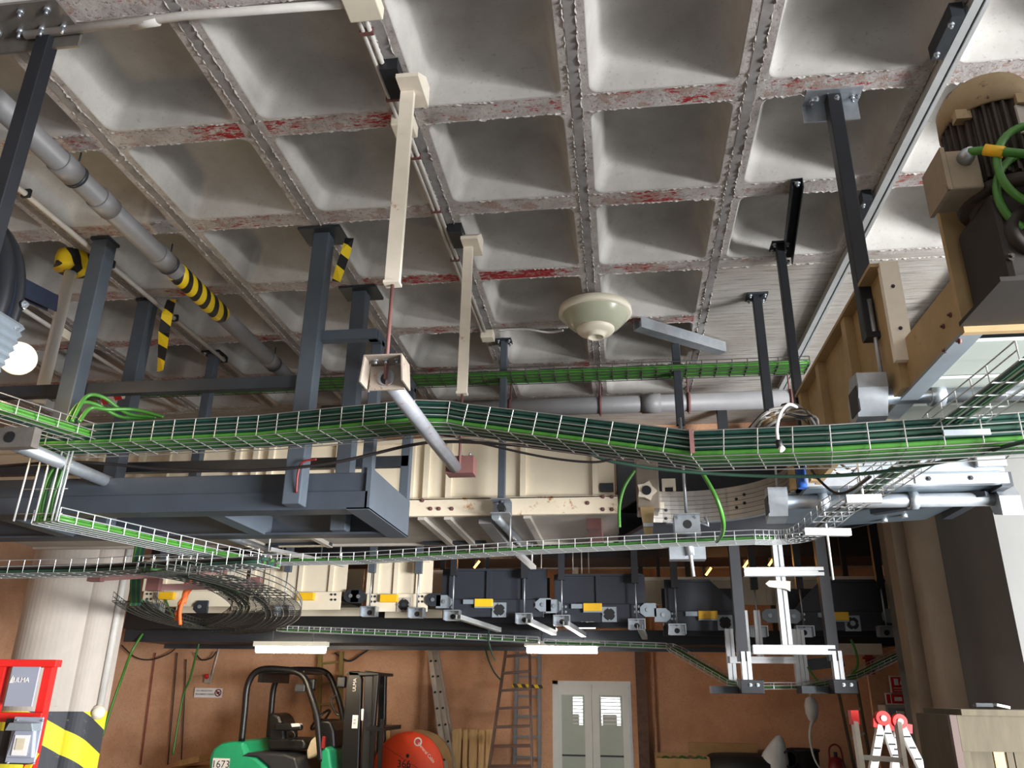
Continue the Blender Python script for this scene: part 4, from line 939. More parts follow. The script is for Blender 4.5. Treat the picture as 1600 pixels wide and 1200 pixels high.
jb = ob('terminal_box', B().span((mx-rm-.055, my-.09, bxz0), (mx-rm+.03, my+.03, bxz1)), M_termbox, t, bevel=.006)
ob('box_lid', B().span((mx-rm-.066, my-.098, bxz0-.006), (mx-rm-.055, my+.038, bxz1+.006)), M_termbox, jb)
gz_ = (bxz0+bxz1)/2+.03; gy_ = my-.09; gx_ = mx-rm-.005
ob('cable_gland', B().tube([(gx_, gy_+.005, gz_), (gx_, gy_-.02, gz_), (gx_+.004, gy_-.035, gz_)], [.022, .02, .014], 12), M_galv, jb)
pts = [V((gx_, gy_-.03, gz_)), V((gx_+.03, gy_-.06, gz_-.02)), V((gx_+.1, gy_-.09, gz_-.06)), V((gx_+.2, gy_-.1, gz_-.085)), V((gx_+.32, gy_-.08, gz_-.08)), V((gx_+.4, gy_-.02, gz_-.06))]
t = thing('motor_cable', pts[0], 'green motor cable with yellow marker curving from the terminal box', 'cable')
ob('sheath', B().tube(catmull(pts, 8), .011, 10), M_green, t); ob('marker_sleeve', B().cyl(pts[1]+V((-.006, .004, .006)), pts[1]+V((.03, -.012, -.018)), .015, 10), M_yellow, t)
lc = A(1612, 240, Y=1.85); pts = [lc+V((.085*math.cos(a), -.01+.03*a/6, .1*math.sin(a)-.01*a)) for a in [k*.5 for k in range(22)]]
cable('cable_coil', pts, .0105, M_green, 'coil of green cable hanging beside the motor at the right edge', n=3, sides=8, cat='cable')
# ================================================================ FAR ROW OF CONVEYOR UNITS
YR = 9.0
def unit(px0, px1, yb, yp, yt, dark, label, fan=None, sensor=None, chamfer=None, pads=(), ribs=(), name='conveyor_unit', grp='far row of conveyor units'):
    x0, x1 = A(px0, yb, Y=YR).x, A(px1, yb, Y=YR).x; zb, zp, zt = A((px0+px1)/2, yb, Y=YR).z, A((px0+px1)/2, yp, Y=YR).z, A((px0+px1)/2, yt, Y=YR).z
    t = thing(name, ((x0+x1)/2, YR, zb), label, 'conveyor', grp); m = M_unitd if dark else M_trough
    ob('side_plate', B().span((x0, YR-.02, zb), (x1, YR, zp)), m, t, bevel=.004)
    if chamfer:
        c = .32; pts_ = [(x0, zp), (x1, zp), (x1, zt-c), (x1-c, zt), (x0, zt)] if chamfer > 0 else [(x0, zp), (x1, zp), (x1, zt), (x0+c, zt), (x0, zt-c)]
        b = B().add([(x, YR+.03, z) for x, z in pts_]+[(x, YR+.05, z) for x, z in pts_], [(0, 1, 2, 3, 4), (9, 8, 7, 6, 5)]+[(k, k+5, (k+1) % 5+5, (k+1) % 5) for k in range(5)])
        ob('guard', b, m, t)
    else: ob('guard', B().span((x0-.03, YR+.03, zp), (x1+.03, YR+.05, zt)), m, t)
    ob('guard_rim', B().span((x0 if chamfer != -1 else x0+.32, YR-.0, zt-.02), (x1 if chamfer != 1 else x1-.32, YR+.06, zt+.004)), m, t)
    ob('bed', B().span((x0, YR+.05, zb+.1), (x1, YR+.75, zb+.15)), M_rubber, t)
    ob('far_plate', B().span((x0, YR+.75, zb), (x1, YR+.78, zt)), m, t)
    for r_ in ribs:
        xx = A(r_, yt, Y=YR).x; ob('stiffener', B().span((xx-.025, YR-.0, zp+.004), (xx+.025, YR+.03, zt-.02)), m, t)
    if sensor:
        xs, ys, wx = sensor; p = A(xs, ys, Y=YR-.05); wd = .2 if wx > 24 else .17
        s_ = ob('sensor', B().span((p.x-wd/2, YR-.08, p.z-.042), (p.x+wd/2, YR-.02, p.z+.042)), M_yellow, t, bevel=.006)
        if dark: ob('sensor_lead', B().span((p.x-wd/2-.13, YR-.06, p.z-.012), (p.x-wd/2, YR-.02, p.z+.035)), M_galvsheet, s_); ob('sensor_base', B().span((p.x-wd/2, YR-.07, p.z-.055), (p.x+wd/2, YR-.02, p.z-.042)), M_galvsheet, s_)
    if fan:
        p = A(fan[0], fan[1], Y=YR-.03); h = .078
        f_ = ob('fan_frame', B().span((p.x-h, YR-.035, p.z-h), (p.x+h, YR-.02, p.z+h)), M_galvsheet if dark else M_under, t)
        ob('fan_mouth', B().cyl((p.x, YR-.04, p.z), (p.x, YR-.034, p.z), h*.8, 24), M_rubber, f_)
        for k in range(4):
            a = k*math.pi/2; ob('fan_clip', B().box((p.x+h*.8*math.cos(a), YR-.044, p.z+h*.8*math.sin(a)), (.018, .008, .018)), M_galvsheet, f_)
        if fan[0] > 1300 or not dark: ob('fan_hub', B().cyl((p.x, YR-.046, p.z), (p.x, YR-.038, p.z), h*.34, 16), M_dark if not dark else M_galvsheet, f_)
    for (qx, qy, sg) in pads:
        p = A(qx, qy, Y=YR-.05); o_ = [(-.09, -.07), (.03, -.07), (.08, -.03), (.08, .03), (.03, .07), (-.09, .07)]
        pd = ob('roller_bearing', B().prof([(sg*a, b_) for a, b_ in o_][::sg], (p.x, YR-.01, p.z), (p.x, YR-.05, p.z)), M_galvsheet if dark else M_dark, t)
        ob('bearing_nut', B().cyl((p.x, YR-.05, p.z), (p.x, YR-.065, p.z), .022, 8), M_galv, pd)
    for px in (px0+8, px0+14, px1-14, px1-8):
        for py in (yp+4, yp+12): bolt(t, A(px, py, Y=YR-.02), (0, -1, 0), .014, .01, M_galv if dark else M_dark)
    return t
M_unitd = paint('anthracite_unit', L(44, 47, 56), .12, .45, .1, 3)
unit(222, 372, 948, 924, 872, 0, 'leftmost cream conveyor unit of the far row, behind the orange strap', None, (260, 931, 26), None, ((312, 948, 1),), (234, 262, 300, 340))
unit(388, 532, 953, 925, 875, 0, 'second cream conveyor unit from the left in the far row', None, (478, 932, 30), None, ((548, 931, 1),), (398, 420, 428, 472, 520))
unit(572, 668, 956, 928, 876, 0, 'third cream conveyor unit of the far row, next to the first black one', (631, 945), (608, 935, 27), None, ((560, 932, -1), (676, 937, 1)), (590, 620, 655))
unit(692, 850, 964, 937, 889, 1, 'first black conveyor unit of the far row, right of the cream ones', (780, 953), (756, 942, 27), None, ((694, 940, -1), (848, 945, 1)), (706, 764, 820))
unit(870, 1006, 972, 944, 897, 1, 'second black conveyor unit of the far row, above the lit tube', (952, 960), (926, 949, 27), None, ((866, 947, -1), (1012, 953, 1)), (934,))
unit(1042, 1164, 986, 955, 906, 1, 'third black conveyor unit of the far row, its guard sloped at the right', (1133, 973), (1106, 961, 28), 1, ((1036, 961, -1), (1203, 962, 1)), ())
unit(1242, 1395, 986, 956, 906, 1, 'fourth black conveyor unit of the far row, its guard sloped at the left', (1332, 974), (1312, 963, 22), -1, ((1240, 963, -1), (1392, 962, 1)), ())
hl = [(577, 955, 'between the second and third cream units', 1), (651, 957, 'at the right end of the third cream unit', 1), (707, 961, 'at the left end of the first black unit', 0), (819, 966, 'at the right end of the first black unit', 0), (878, 969, 'at the left end of the second black unit', 0), (995, 975, 'at the right end of the second black unit', 0), (1058, 983, 'at the left end of the third black unit', 0), (1185, 986, 'just right of the third black unit', 0), (1257, 986, 'at the left end of the fourth black unit', 0), (1386, 986, 'at the right end of the fourth black unit', 0), (443, 953, 'in front of the second cream unit', 1), (243, 950, 'at the left end of the leftmost cream unit', 1)]
for px, py, where, bl in hl:
    p = A(px, py, Y=YR-.1); m = M_blue if bl else M_blackst
    t = thing('row_hanger', p, ('blue-grey' if bl else 'black')+' hanger and clamp '+where, 'hanger', 'hangers of the far row')
    ob('post', B().span((p.x-.035, p.y-.035, p.z+.42), (p.x+.035, p.y+.035, ZC)), m, t)
    ob('threaded_rod', B().cyl((p.x, p.y-.0, p.z+.03), (p.x, p.y-.0, p.z+.5), .009, 6), M_galv, t)
    o = ob('clamp', B().prof([(-.09, .05), (-.09, -.055), (-.08, -.055), (-.08, .04), (.08, .04), (.08, -.055), (.09, -.055), (.09, .05)], (p.x, p.y+.06, p.z), (p.x, p.y-.06, p.z)), M_galv, t)
    ob('clamp_face', B().box((p.x, p.y+.02, p.z-.01), (.16, .01, .1)), M_galv, o); ob('hole', B().cyl((p.x, p.y+.012, p.z-.015), (p.x, p.y+.016, p.z-.015), .028, 12), M_rubber, o)
for px, py, dx, dy, lab in ((716, 964, .3, 1.0, 'below the first black unit'), (826, 970, .2, .9, 'right of the first black unit'), (884, 974, .15, .8, 'below the second black unit'), (1000, 980, .06, .6, 'below the gap right of the second black unit')):
    p = A(px, py, Y=YR-.2); t = single('strut_channel', B().chan(p, p+V((dx, dy, -.06)), .06, .05, .006), M_wireb, 'short bright strut running back '+lab, 'strut')
# second line of conveyors beyond, dark against the wall
p0, p1 = A(196, 984, Y=10.2), A(1412, 1010, Y=10.2)
t = thing('far_conveyor', (-1.5, 10.2, 2.52), 'long dark conveyor bed hanging beyond and below the far row', 'conveyor')
ob('front_beam', B().span((p0.x, 10.2, A(800, 1006, Y=10.2).z), (p1.x, 10.26, A(800, 984, Y=10.2).z)), paint('dark_blue_steel', L(36, 40, 46), .15, .5, .1, 3), t)  # even dark blue-grey steel colour
ob('bed', B().span((p0.x, 10.26, A(800, 1006, Y=10.2).z+.02), (p1.x, 11.2, A(800, 1006, Y=10.2).z+.08)), M_dark, t)
ob('rear_beam', B().span((p0.x, 11.2, A(800, 1006, Y=10.2).z-.03), (p1.x, 11.26, A(800, 984, Y=10.2).z)), M_dark, t)
for px in (250, 470, 690, 1080, 1330):
    xx = A(px, 985, Y=10.4).x; ob('hanger', B().span((xx-.03, 10.3, 2.6), (xx+.03, 10.36, ZC)), M_blackst, t)
p0, p1 = A(236, 868, Y=10.8), A(1160, 868, Y=10.8)
t = thing('upper_conveyor', (-1.5, 10.8, 3.4), 'dark upper conveyor line deep behind the far row', 'conveyor')
ob('bed', B().span((p0.x, 10.8, A(700, 874, Y=10.8).z), (p1.x+2.0, 11.6, A(700, 846, Y=10.8).z)), M_blackst, t)
ob('guard', B().span((p0.x, 10.78, A(700, 846, Y=10.8).z), (p1.x+2.0, 10.8, A(700, 790, Y=10.8).z)), M_blackst, t)
for px in (300, 500, 640, 760, 900, 1000, 1100, 1200, 1290, 1380):
    xx = A(px, 870, Y=11.7).x; ob('leg', B().span((xx-.03, 11.66, 2.7), (xx+.03, 11.72, 4.58)), M_conduit if px in (760, 900, 1380) else M_blackst, t)
for px, py, Y in ((745, 882, 10.6), (1107, 893, 10.6), (1166, 881, 10.5), (1205, 878, 10.6)):
    p = A(px, py, Y=Y); lab = {745: 'small orange lamp glowing behind the first black unit', 1107: 'orange lamp strip glowing behind the third black unit', 1166: 'tiny orange lamp left of the tall aluminium bar', 1205: 'slanting orange lamp beside the tall aluminium bar'}[px]
    b = B().cyl(p-V((.035, 0, .045)), p+V((.035, 0, .045)), .014, 10)
    t = thing('indicator_lamp', p, lab, 'lamp'); ob('lamp_glass', b, M_glowor, t); ob('lamp_bracket', B().box(p+V((0, .04, .03)), (.05, .05, .05)), M_dark, t)
point('orange_lamp_light', A(760, 880, Y=10.4), 10, (1, .5, .15), .05); point('orange_lamp_light', A(1140, 885, Y=10.3), 10, (1, .45, .12), .05)
# green tray under the row
tp = [A(436, 986, Y=9.7), A(640, 994, Y=9.7), A(842, 1004, Y=9.7)]
t, f = tray('cable_tray', tp, .16, .06, .13, M_wireb, 'thin wire tray of green cables under the far row, left of the brown ladder', r=.004, nb=3)
lay(f, [(.05-.03*k, .014) for k in range(4)], .012, [M_green2, M_dgreen]*2, 'green cable in the thin tray under the far row', 'green cables under the far row', wob=.002, skip=8)
tp = [A(852, 1006, Y=9.4), A(1046, 1013, Y=9.2), A(1146, 1071, Y=8.2), A(1180, 1076, Y=7.9), A(1262, 1076, Y=7.9), A(1330, 1062, Y=8.3), A(1412, 1022, Y=9.05)]
t, f = tray('cable_tray', tp, .14, .05, .13, M_wireb, 'thin wire tray dipping below the aluminium frame and rising to the right column', r=.0035, nb=3)
lay(f, [(.045-.03*k, .014) for k in range(4)], .011, [M_green2, M_green]*2, 'green cable in the thin tray dipping below the aluminium frame', 'green cables below the aluminium frame', wob=.002, skip=6)
# mesh bends below the lower trays, left
zm_ = 2.66
for pp, lab, wd, m in (([(236, 893), (300, 903), (345, 915), (378, 932), (391, 950), (378, 966), (345, 979), (305, 980), (262, 970), (226, 955), (207, 940)], 'inner', .3, M_wired), ([(330, 900), (385, 915), (420, 930), (440, 948), (440, 966), (418, 980), (385, 987), (350, 990)], 'outer', .3, M_wired)):
    zz = zm_ if lab == 'inner' else zm_-.02
    t, f = tray('cable_tray', catmull([A(x_, y_, z=zz) for x_, y_ in pp], 4), wd, .07, .09, m, 'empty wire tray bend in front of the cream units, the '+lab+' curve', r=.0036, nb=7)
    if lab == 'inner': lay(f, [(-.1+.03*k, .014) for k in range(4)], .01, [M_dgreen, M_green2]*2, 'dark green cable lying in the inner wire tray bend', 'cables in the inner tray bend', name='dark_green_cable', wob=.003, skip=5)
for k in range(6):
    x_ = 204+k*2.6; cable('riser_cable', [A(x_+9, 850, Y=6.4+.02*k), A(x_+4, 880, Y=6.35), A(x_+1, 915, Y=6.3), A(x_+1, 945, Y=6.1)], .011, [M_green2, M_dgreen, M_teal][k % 3], 'dark green cable in the upright bunch beside the left column', 'upright cables beside the left column')
x0_, x1_ = A(196, 960, Y=9.85).x, A(868, 960, Y=9.85).x
t = thing('return_conveyor', (x0_, 9.85, 2.6), 'dark brown conveyor underside slung below the cream units', 'conveyor')
ob('skirt', B().span((x0_, 9.86, A(500, 983, Y=9.86).z), (x1_, 9.9, A(500, 950, Y=9.86).z)), M_rubber, t); ob('return_bed', B().span((x0_, 9.9, A(500, 983, Y=9.86).z), (x1_, 10.15, A(500, 983, Y=9.86).z+.03)), M_dark, t)
for px in (300, 520, 760): xx = A(px, 960, Y=9.88).x; ob('hanger', B().span((xx-.02, 9.87, 2.7), (xx+.02, 9.89, ZC)), M_blackst, t)
# orange strap
p = A(297, 912, Y=6.0); pts = [p+V((.02, 0, .0)), p+V((0, -.03, -.06)), p+V((-.03, -.03, -.14)), p+V((-.05, -.02, -.22)), p+V((-.06, 0, -.27))]
t = thing('webbing_strap', p, 'orange ratchet strap knotted round the lower rust-red bearer', 'strap')
ob('strap_tail', B().tube(catmull(pts, 5), [.02+.006*math.sin(k*1.3) for k in range(21)], 8), M_orange, t)
ob('strap_knot', B().tube(catmull([p+V((-.02, -.03, -.02)), p+V((.02, -.04, .03)), p+V((.03, .02, .01)), p+V((.0, -.02, -.07)), p+V((-.01, -.03, -.15))], 5), .018, 8), M_orange, t)
ob('strap_loose_end', B().tube(catmull([p+V((-.01, -.03, -.1)), p+V((-.02, -.05, -.2)), p+V((-.012, -.03, -.31))], 5), .014, 8), M_orange, t)
# ================================================================ ALUMINIUM FRAME ON THE RIGHT
def extr(p0, p1, s_=.05, up=(0, 1, 0)):
    h = s_/2; g = s_*.1; q = s_*.16
    o = [(-h, -h), (-g, -h), (-g, -h+q), (g, -h+q), (g, -h), (h, -h), (h, -g), (h-q, -g), (h-q, g), (h, g), (h, h), (g, h), (g, h-q), (-g, h-q), (-g, h), (-h, h), (-h, g), (-h+q, g), (-h+q, -g), (-h, -g)]
    return B().prof(o, p0, p1, up)
YA = 7.5
t = thing('aluminium_frame', A(1240, 1080, Y=YA), 'hanging frame of aluminium profiles between two black posts, right of centre', 'frame')
for px, py0, py1 in ((1166, 850, 1084), (1310, 850, 1084)):
    p = A(px, py1, Y=YA); zt = ZC
    o = ob('black_post', B().span((p.x-.045, YA-.03, p.z+.26), (p.x+.045, YA+.06, zt)), M_blackst, t)
    ob('profile_foot', extr((p.x+.02, YA+.0, p.z+.08), (p.x+.02, YA+.0, p.z+.34), .08), M_extr, t)
    o = ob('foot_box', B().span((p.x-.05, YA-.09, p.z-.0), (p.x+.14, YA+.11, p.z+.11)), M_blackst, t, bevel=.004)
    for dx in (.03, .09): bolt(o, (p.x+dx, YA-.09, p.z+.07), (0, -1, 0), .016)
    ob('base_plate', B().span((p.x-.27, YA+.11, p.z-.0), (p.x+.1, YA+.35, p.z+.06)), M_dark, t)
def hb(px0, py0, px1, s_=.06, Y=YA, nm='crossbar'):
    a, b_ = A(px0, py0, Y=Y), A(px1, py0, Y=Y); b_.z = a.z; return ob(nm, extr(a, b_, s_, (0, 0, 1)), M_extr, t)
hb(1162, 894, 1286, .075); hb(1176, 1015, 1304, .075)
p = A(1230, 1008, Y=YA+.08); ob('upright_profile', extr((p.x, YA+.09, p.z), (p.x, YA+.09, 4.5), .085), M_extr, t)
ob('cream_cross_piece', B().add([(A(px, py, Y=YA).x, YA-.0+dy, A(px, py, Y=YA).z) for dy in (0, .02) for px, py in ((1196, 912), (1202, 907), (1235, 908), (1235, 924), (1227, 920), (1202, 917))], [(0, 1, 2, 3, 4, 5), (11, 10, 9, 8, 7, 6)]+[(k, k+6, (k+1) % 6+6, (k+1) % 6) for k in range(6)]), M_cream, t)
YB = 8.3
t = thing('aluminium_frame', A(1190, 1078, Y=YB), 'second aluminium profile frame behind the black-posted one, its feet lower left', 'frame')
for px, py1 in ((1146, 1078), (1252, 1078), (1262, 1076)):
    p = A(px, py1, Y=YB); ob('upright_profile', extr((p.x, YB+(.1 if px == 1262 else 0), p.z), (p.x, YB+(.1 if px == 1262 else 0), 2.62), .075), M_extr, t)
hb(1140, 1031, 1244, .06, YB-.05); hb(1200, 1030, 1240, .05, YB+.6)
for px in (1190, 1170): 
    p = A(px, 1028, Y=YB); ob('short_profile', extr((p.x, YB+.06, p.z), (p.x, YB+.06, 2.8), .06), M_extr, t)
p = A(1286, 1036, Y=YB); ob('steel_arm', B().box((p.x, YB+.1, p.z), (.42, .05, .1), Matrix.Rotation(-.12, 3, 'Y')), M_dark, t)
# ================================================================ LIGHT TUBES
def tubelight(px0, px1, py, Y, label, m, hang, watt):
    a, b_ = A(px0, py, Y=Y), A(px1, py, Y=Y); b_.z = a.z
    t = thing('tube_light', a, label, 'light')
    ob('tube_cover', B().prof([(-.055, 0), (-.05, -.05), (-.02, -.075), (.02, -.075), (.05, -.05), (.055, 0)], a, b_), m, t)
    ob('light_housing', B().bar(a+V((-.03, 0, .03)), b_+V((.03, 0, .03)), .12, .055), M_ivory, t)
    for f in (.2, .8):
        c = a.lerp(b_, f); ob('hanger_rod', B().cyl(c+V((0, .03, .05)), V((c.x, c.y+.03, hang)), .008, 6), M_galv, t)
    l = area('tube_glow', a.lerp(b_, .5)+V((0, -.0, -.085)), a.lerp(b_, .5)+V((0, .15, -1)), (b_-a).length*.9, .1, watt, (1, .93, .84) if m is M_glowtube else (1, .78, .5))
tubelight(402, 508, 1010, 9.95, 'warm lit tube light above the forklift', M_glowtubew, 4.58, 22)
tubelight(824, 933, 1010, 9.95, 'cool white lit tube light to the right of the brown ladder', M_glowtube, 4.58, 22)
tubelight(888, 930, 972, 10.6, 'short lit tube light just under the second black unit', M_glowtube, 4.6, 8)
# ================================================================ FORKLIFT
YF = 10.9
fx_ = lambda px, py: A(px, py, Y=YF)
t = thing('forklift', V((fx_(430, 1150).x, YF+.5, 0)), 'green and black forklift truck numbered 1673, mast to the right, against the pink wall', 'forklift')
Wd = 1.05
def slab_xz(pts, y0, y1, name, mat, par, bev=.03):
    n = len(pts); P_ = [fx_(*p) for p in pts]
    b = B().add([(p.x, y0, p.z) for p in P_]+[(p.x, y1, p.z) for p in P_], [tuple(range(n)), tuple(range(2*n-1, n-1, -1))]+[(k, k+n, (k+1) % n+n, (k+1) % n) for k in range(n)])
    return ob(name, b, mat, par, bevel=bev)
cw = slab_xz([(325, 1262), (326, 1185), (331, 1170), (345, 1161), (372, 1157), (381, 1158), (386, 1175), (400, 1182), (420, 1200), (426, 1262)], YF, YF+Wd, 'counterweight', M_fgreen, t, .05)
slab_xz([(372, 1182), (388, 1176), (412, 1176), (446, 1178), (462, 1184), (470, 1215), (472, 1262), (426, 1262), (420, 1198), (402, 1184)], YF-.01, YF+Wd+.01, 'hood', M_fgrey, t, .03)
slab_xz([(500, 1174), (508, 1166), (515, 1172), (520, 1215), (524, 1262), (500, 1262)], YF, YF+Wd, 'front_cowl', M_fgreen, t, .03)
slab_xz([(470, 1240), (500, 1240), (500, 1262), (470, 1262)], YF, YF+Wd, 'step_floor', M_fblack, t, .01)
for (px, r_) in ((372, .24), (520, .3)):
    for yy in (YF+.02, YF+Wd-.2):
        xx = fx_(px, 1250).x; w_ = ob('wheel', B().cyl((xx, yy, r_), (xx, yy+.18, r_), r_, 28), M_rubber, t)
        ob('wheel_hub', B().cyl((xx, yy-.006, r_), (xx, yy+.0, r_), r_*.5, 20), M_fgrey, w_)
ob('chassis', B().span((fx_(330, 1200).x, YF+.15, .25), (fx_(520, 1200).x, YF+Wd-.15, .8)), M_fblack, t)
# number plate
p = fx_(345, 1196); pl_ = ob('number_plate', B().span((p.x-.115, YF-.006, p.z-.06), (p.x+.115, YF-.001, p.z+.085)), M_label, cw)
RX = (math.pi/2, 0, 0)
text(pl_, '1673', (p.x, YF-.008, p.z+.012), .125, RX, M_ink)
# overhead guard
def rail(pts, y, name='guard_tube', r=.042): return ob(name, B().tube(catmull([V((fx_(*p).x, y, fx_(*p).z)) for p in pts], 6), r, 12), M_fblack, t)
n_ = [(374, 1158), (379, 1110), (383, 1078), (390, 1060), (402, 1049), (418, 1045), (450, 1047), (474, 1049), (487, 1053), (497, 1068), (507, 1100), (516, 1135), (520, 1170)]
dxp = lambda pts, dy: pts
rail([(376, 1158), (381, 1110), (384, 1078), (390, 1060), (400, 1049), (415, 1045), (440, 1046), (462, 1050), (475, 1060), (484, 1085), (493, 1115), (497, 1150), (500, 1190)], YF+.03)
rail([(371, 1160), (376, 1110), (380, 1076), (387, 1058), (398, 1047), (413, 1043), (440, 1043), (462, 1045), (475, 1054), (484, 1075), (493, 1105), (499, 1140), (502, 1180)], YF+Wd-.05)
rb = B(); xa, za = fx_(402, 1048).x, fx_(430, 1049).z
rb.span((xa, YF+.05, za-.02), (fx_(432, 1050).x, YF+Wd-.06, za+.02))
ob('guard_rear_plate', rb, M_fblack, t)
rz = fx_(404, 1050); ob('guard_header', B().span((rz.x-.02, YF+.05, rz.z-.13), (rz.x+.04, YF+Wd-.06, rz.z)), M_fblack, t)
for k in range(7):
    xx = fx_(436+k*6, 1050).x; ob('guard_bar', B().span((xx-.014, YF+.05, za-.02), (xx+.014, YF+Wd-.06, za+.012)), M_fblack, t)
# seat
slab_xz([(404, 1116), (414, 1114), (424, 1120), (430, 1135), (433, 1150), (431, 1165), (405, 1165)], YF+.28, YF+.76, 'seat_backrest', M_fblack, t, .04)
slab_xz([(404, 1156), (430, 1155), (462, 1156), (466, 1162), (463, 1174), (406, 1175)], YF+.26, YF+.78, 'seat_cushion', M_fblack, t, .04)
ar = slab_xz([(420, 1130), (455, 1131), (463, 1134), (462, 1142), (452, 1143), (420, 1143)], YF+.18, YF+.27, 'armrest', M_fblack, t, .02)
slab_xz([(446, 1131), (460, 1131), (461, 1136), (448, 1137)], YF+.17, YF+.28, 'armrest_pad', M_film, t, .006)
ob('arm_lever', B().ring(V((fx_(446, 1150).x, YF+.2, fx_(446, 1150).z)), (0, 1, 0), .045, .06, .03, 16), M_fblack, t)
slab_xz([(465, 1176), (472, 1158), (482, 1150), (492, 1156), (494, 1172), (478, 1186), (466, 1190)], YF+.3, YF+.6, 'paper_bundle', M_sack, t, .03)
slab_xz([(482, 1125), (508, 1127), (514, 1142), (516, 1170), (496, 1175), (488, 1150)], YF+.2, YF+.85, 'dashboard', M_fblack, t, .03)
c = V((fx_(480, 1126).x, YF+.5, fx_(480, 1126).z)); ax = V((-.75, 0, .66))
sw = ob('steering_wheel', B().ring(c, ax, .15, .175, .025, 28), M_fblack, t)
ob('steering_column', B().cyl(c, c-ax*.28, .03, 10), M_fblack, sw); ob('wheel_spoke', B().bar(c+V((0, -.16, 0)), c+V((0, .16, 0)), .02, .02), M_fblack, sw); ob('steering_knob', B().cyl(c+V((-.02, -.16, .0)), c+V((-.04, -.16, .07)), .02, 10), M_fblack, sw)
p = fx_(468, 1075); m_ = ob('mirror', B().span((p.x-.07, YF+.0, p.z-.05), (p.x+.075, YF+.05, p.z+.05)), M_fgrey, t, bevel=.015); ob('mirror_arm', B().cyl((p.x+.06, YF+.03, p.z), (p.x+.16, YF+.03, p.z+.02), .012, 8), M_fblack, m_)
for px, py in ((480, 1070), (528, 1066)): p = fx_(px, py); ob('work_lamp', B().span((p.x-.06, YF+.1, p.z-.07), (p.x+.06, YF+.2, p.z+.08)), M_fblack, t, bevel=.02)
ob('grab_handle', B().tube(catmull([V((fx_(*p).x, YF+.06, fx_(*p).z)) for p in ((522, 1086), (515, 1094), (518, 1106), (524, 1116), (528, 1117))], 5), .015, 8), M_fblack, t)
p = fx_(506, 1160); ob('rear_reflector', B().span((p.x-.022, YF-.02, p.z-.07), (p.x+.022, YF+.02, p.z+.07)), M_redd, t)
# mast
m1 = slab_xz([(541, 1049), (556, 1048), (561, 1060), (556, 1200), (553, 1262), (527, 1262), (532, 1130), (537, 1070)], YF+.1, YF+.2, 'mast_rail', M_fblack, t, .012)
slab_xz([(564, 1047), (578, 1049), (576, 1120), (570, 1262), (556, 1262)], YF+.16, YF+.24, 'mast_inner_rail', M_fgrey, t, .012)
slab_xz([(579, 1049), (588, 1050), (580, 1140), (575, 1262), (568, 1262)], YF+.12, YF+.22, 'mast_outer_rail', M_fblack, t, .012)
slab_xz([(541, 1049), (588, 1050), (588, 1055), (541, 1056)], YF+.1, YF+Wd-.2, 'mast_crosshead', M_fblack, t, .01)
slab_xz([(529, 1048), (545, 1048), (545, 1052), (529, 1052)], YF+.3, YF+.5, 'mast_top_tab', M_fblack, t, .004)
for (a_, b_) in ((541, 561), (564, 578)):
    slab_xz([(a_+4, 1050), (b_, 1050), (b_-6, 1262), (a_-8, 1262)], YF+Wd-.3, YF+Wd-.2, 'mast_rail', M_fblack, t, .012)
ob('lift_cylinder', B().cyl((fx_(563, 1100).x, YF+.45, .3), (fx_(563, 1100).x, YF+.45, 2.2), .045, 14), M_fblack, t)
p = fx_(551, 1128); pl_ = ob('mast_label', B().span((p.x-.035, YF+.088, p.z-.08), (p.x+.04, YF+.094, p.z+.08)), M_label, m1)
text(pl_, 'II II', (p.x, YF+.085, p.z), .05, (math.pi/2, -math.pi/2, 0), M_ink)
p = fx_(551, 1070); text(m1, 'ULMA', (p.x, YF+.084, p.z), .062, (math.pi/2, -math.pi/2, 0), M_label)
p = fx_(563, 1116); slab_xz([(561, 1108), (565, 1108), (564, 1126), (561, 1126)], YF+.09, YF+.1, 'reflective_strip', M_label, t, .001)
ob('load_backrest', B().span((fx_(570, 1140).x, YF+.05, fx_(580, 1136).z-.05), (fx_(597, 1140).x, YF+Wd-.1, fx_(580, 1136).z)), M_fblack, t)
for px in (582, 594): ob('backrest_bar', B().span((fx_(px, 1140).x-.025, YF+.06, .45), (fx_(px, 1140).x+.025, YF+.1, fx_(580, 1134).z+(.08 if px > 590 else 0))), M_fblack, t)
for yy in (YF+.25, YF+.7): ob('fork', B().prof([(0, .5), (.05, .5), (.05, .05), (1.1, .02), (1.1, 0), (0, 0)], (fx_(594, 1200).x, yy, .08), (fx_(594, 1200).x, yy+.11, .08), (0, 0, 1)), M_fblack, t)
# ================================================================ REEL, PALLET, BOARDS, LADDERS
p = A(637, 1205, Y=11.6); rr_ = (A(637, 1143, Y=11.6)-p).length
t = thing('cable_reel', (p.x, 11.6, p.z-rr_), 'large orange wooden cable reel lettered in white, right of the forklift', 'reel')
f_ = ob('flange', B().lathe([(.06, -.0), (rr_, 0), (rr_, .05), (.06, .05), (.06, 0)], p, (0, 1, 0), 56), M_reel, t)
ob('rear_flange', B().lathe([(.06, .6), (rr_, .6), (rr_, .65), (.06, .65), (.06, .6)], p+V((0, .0, 0)), (0, 1, 0), 56), M_card, t)
ob('barrel', B().lathe([(.36, .05), (.36, .6)], p, (0, 1, 0), 40), M_wood, t)
ob('board_joint', B().bar(p+V((-rr_*.72, -.001, rr_*.62)), p+V((rr_*.9, -.001, -.12)), .004, .006), M_redd, f_)
q = A(653, 1159, Y=11.59); e_ = ob('emblem_ring', B().ring(q, (0, 1, 0), .038, .056, .004, 28), M_label, f_); ob('emblem_dot', B().cyl(q+V((.0, .0, .004)), q+V((0, -.003, .004)), .022, 16), paint('faded_pink', L(190, 80, 90), .1), e_)
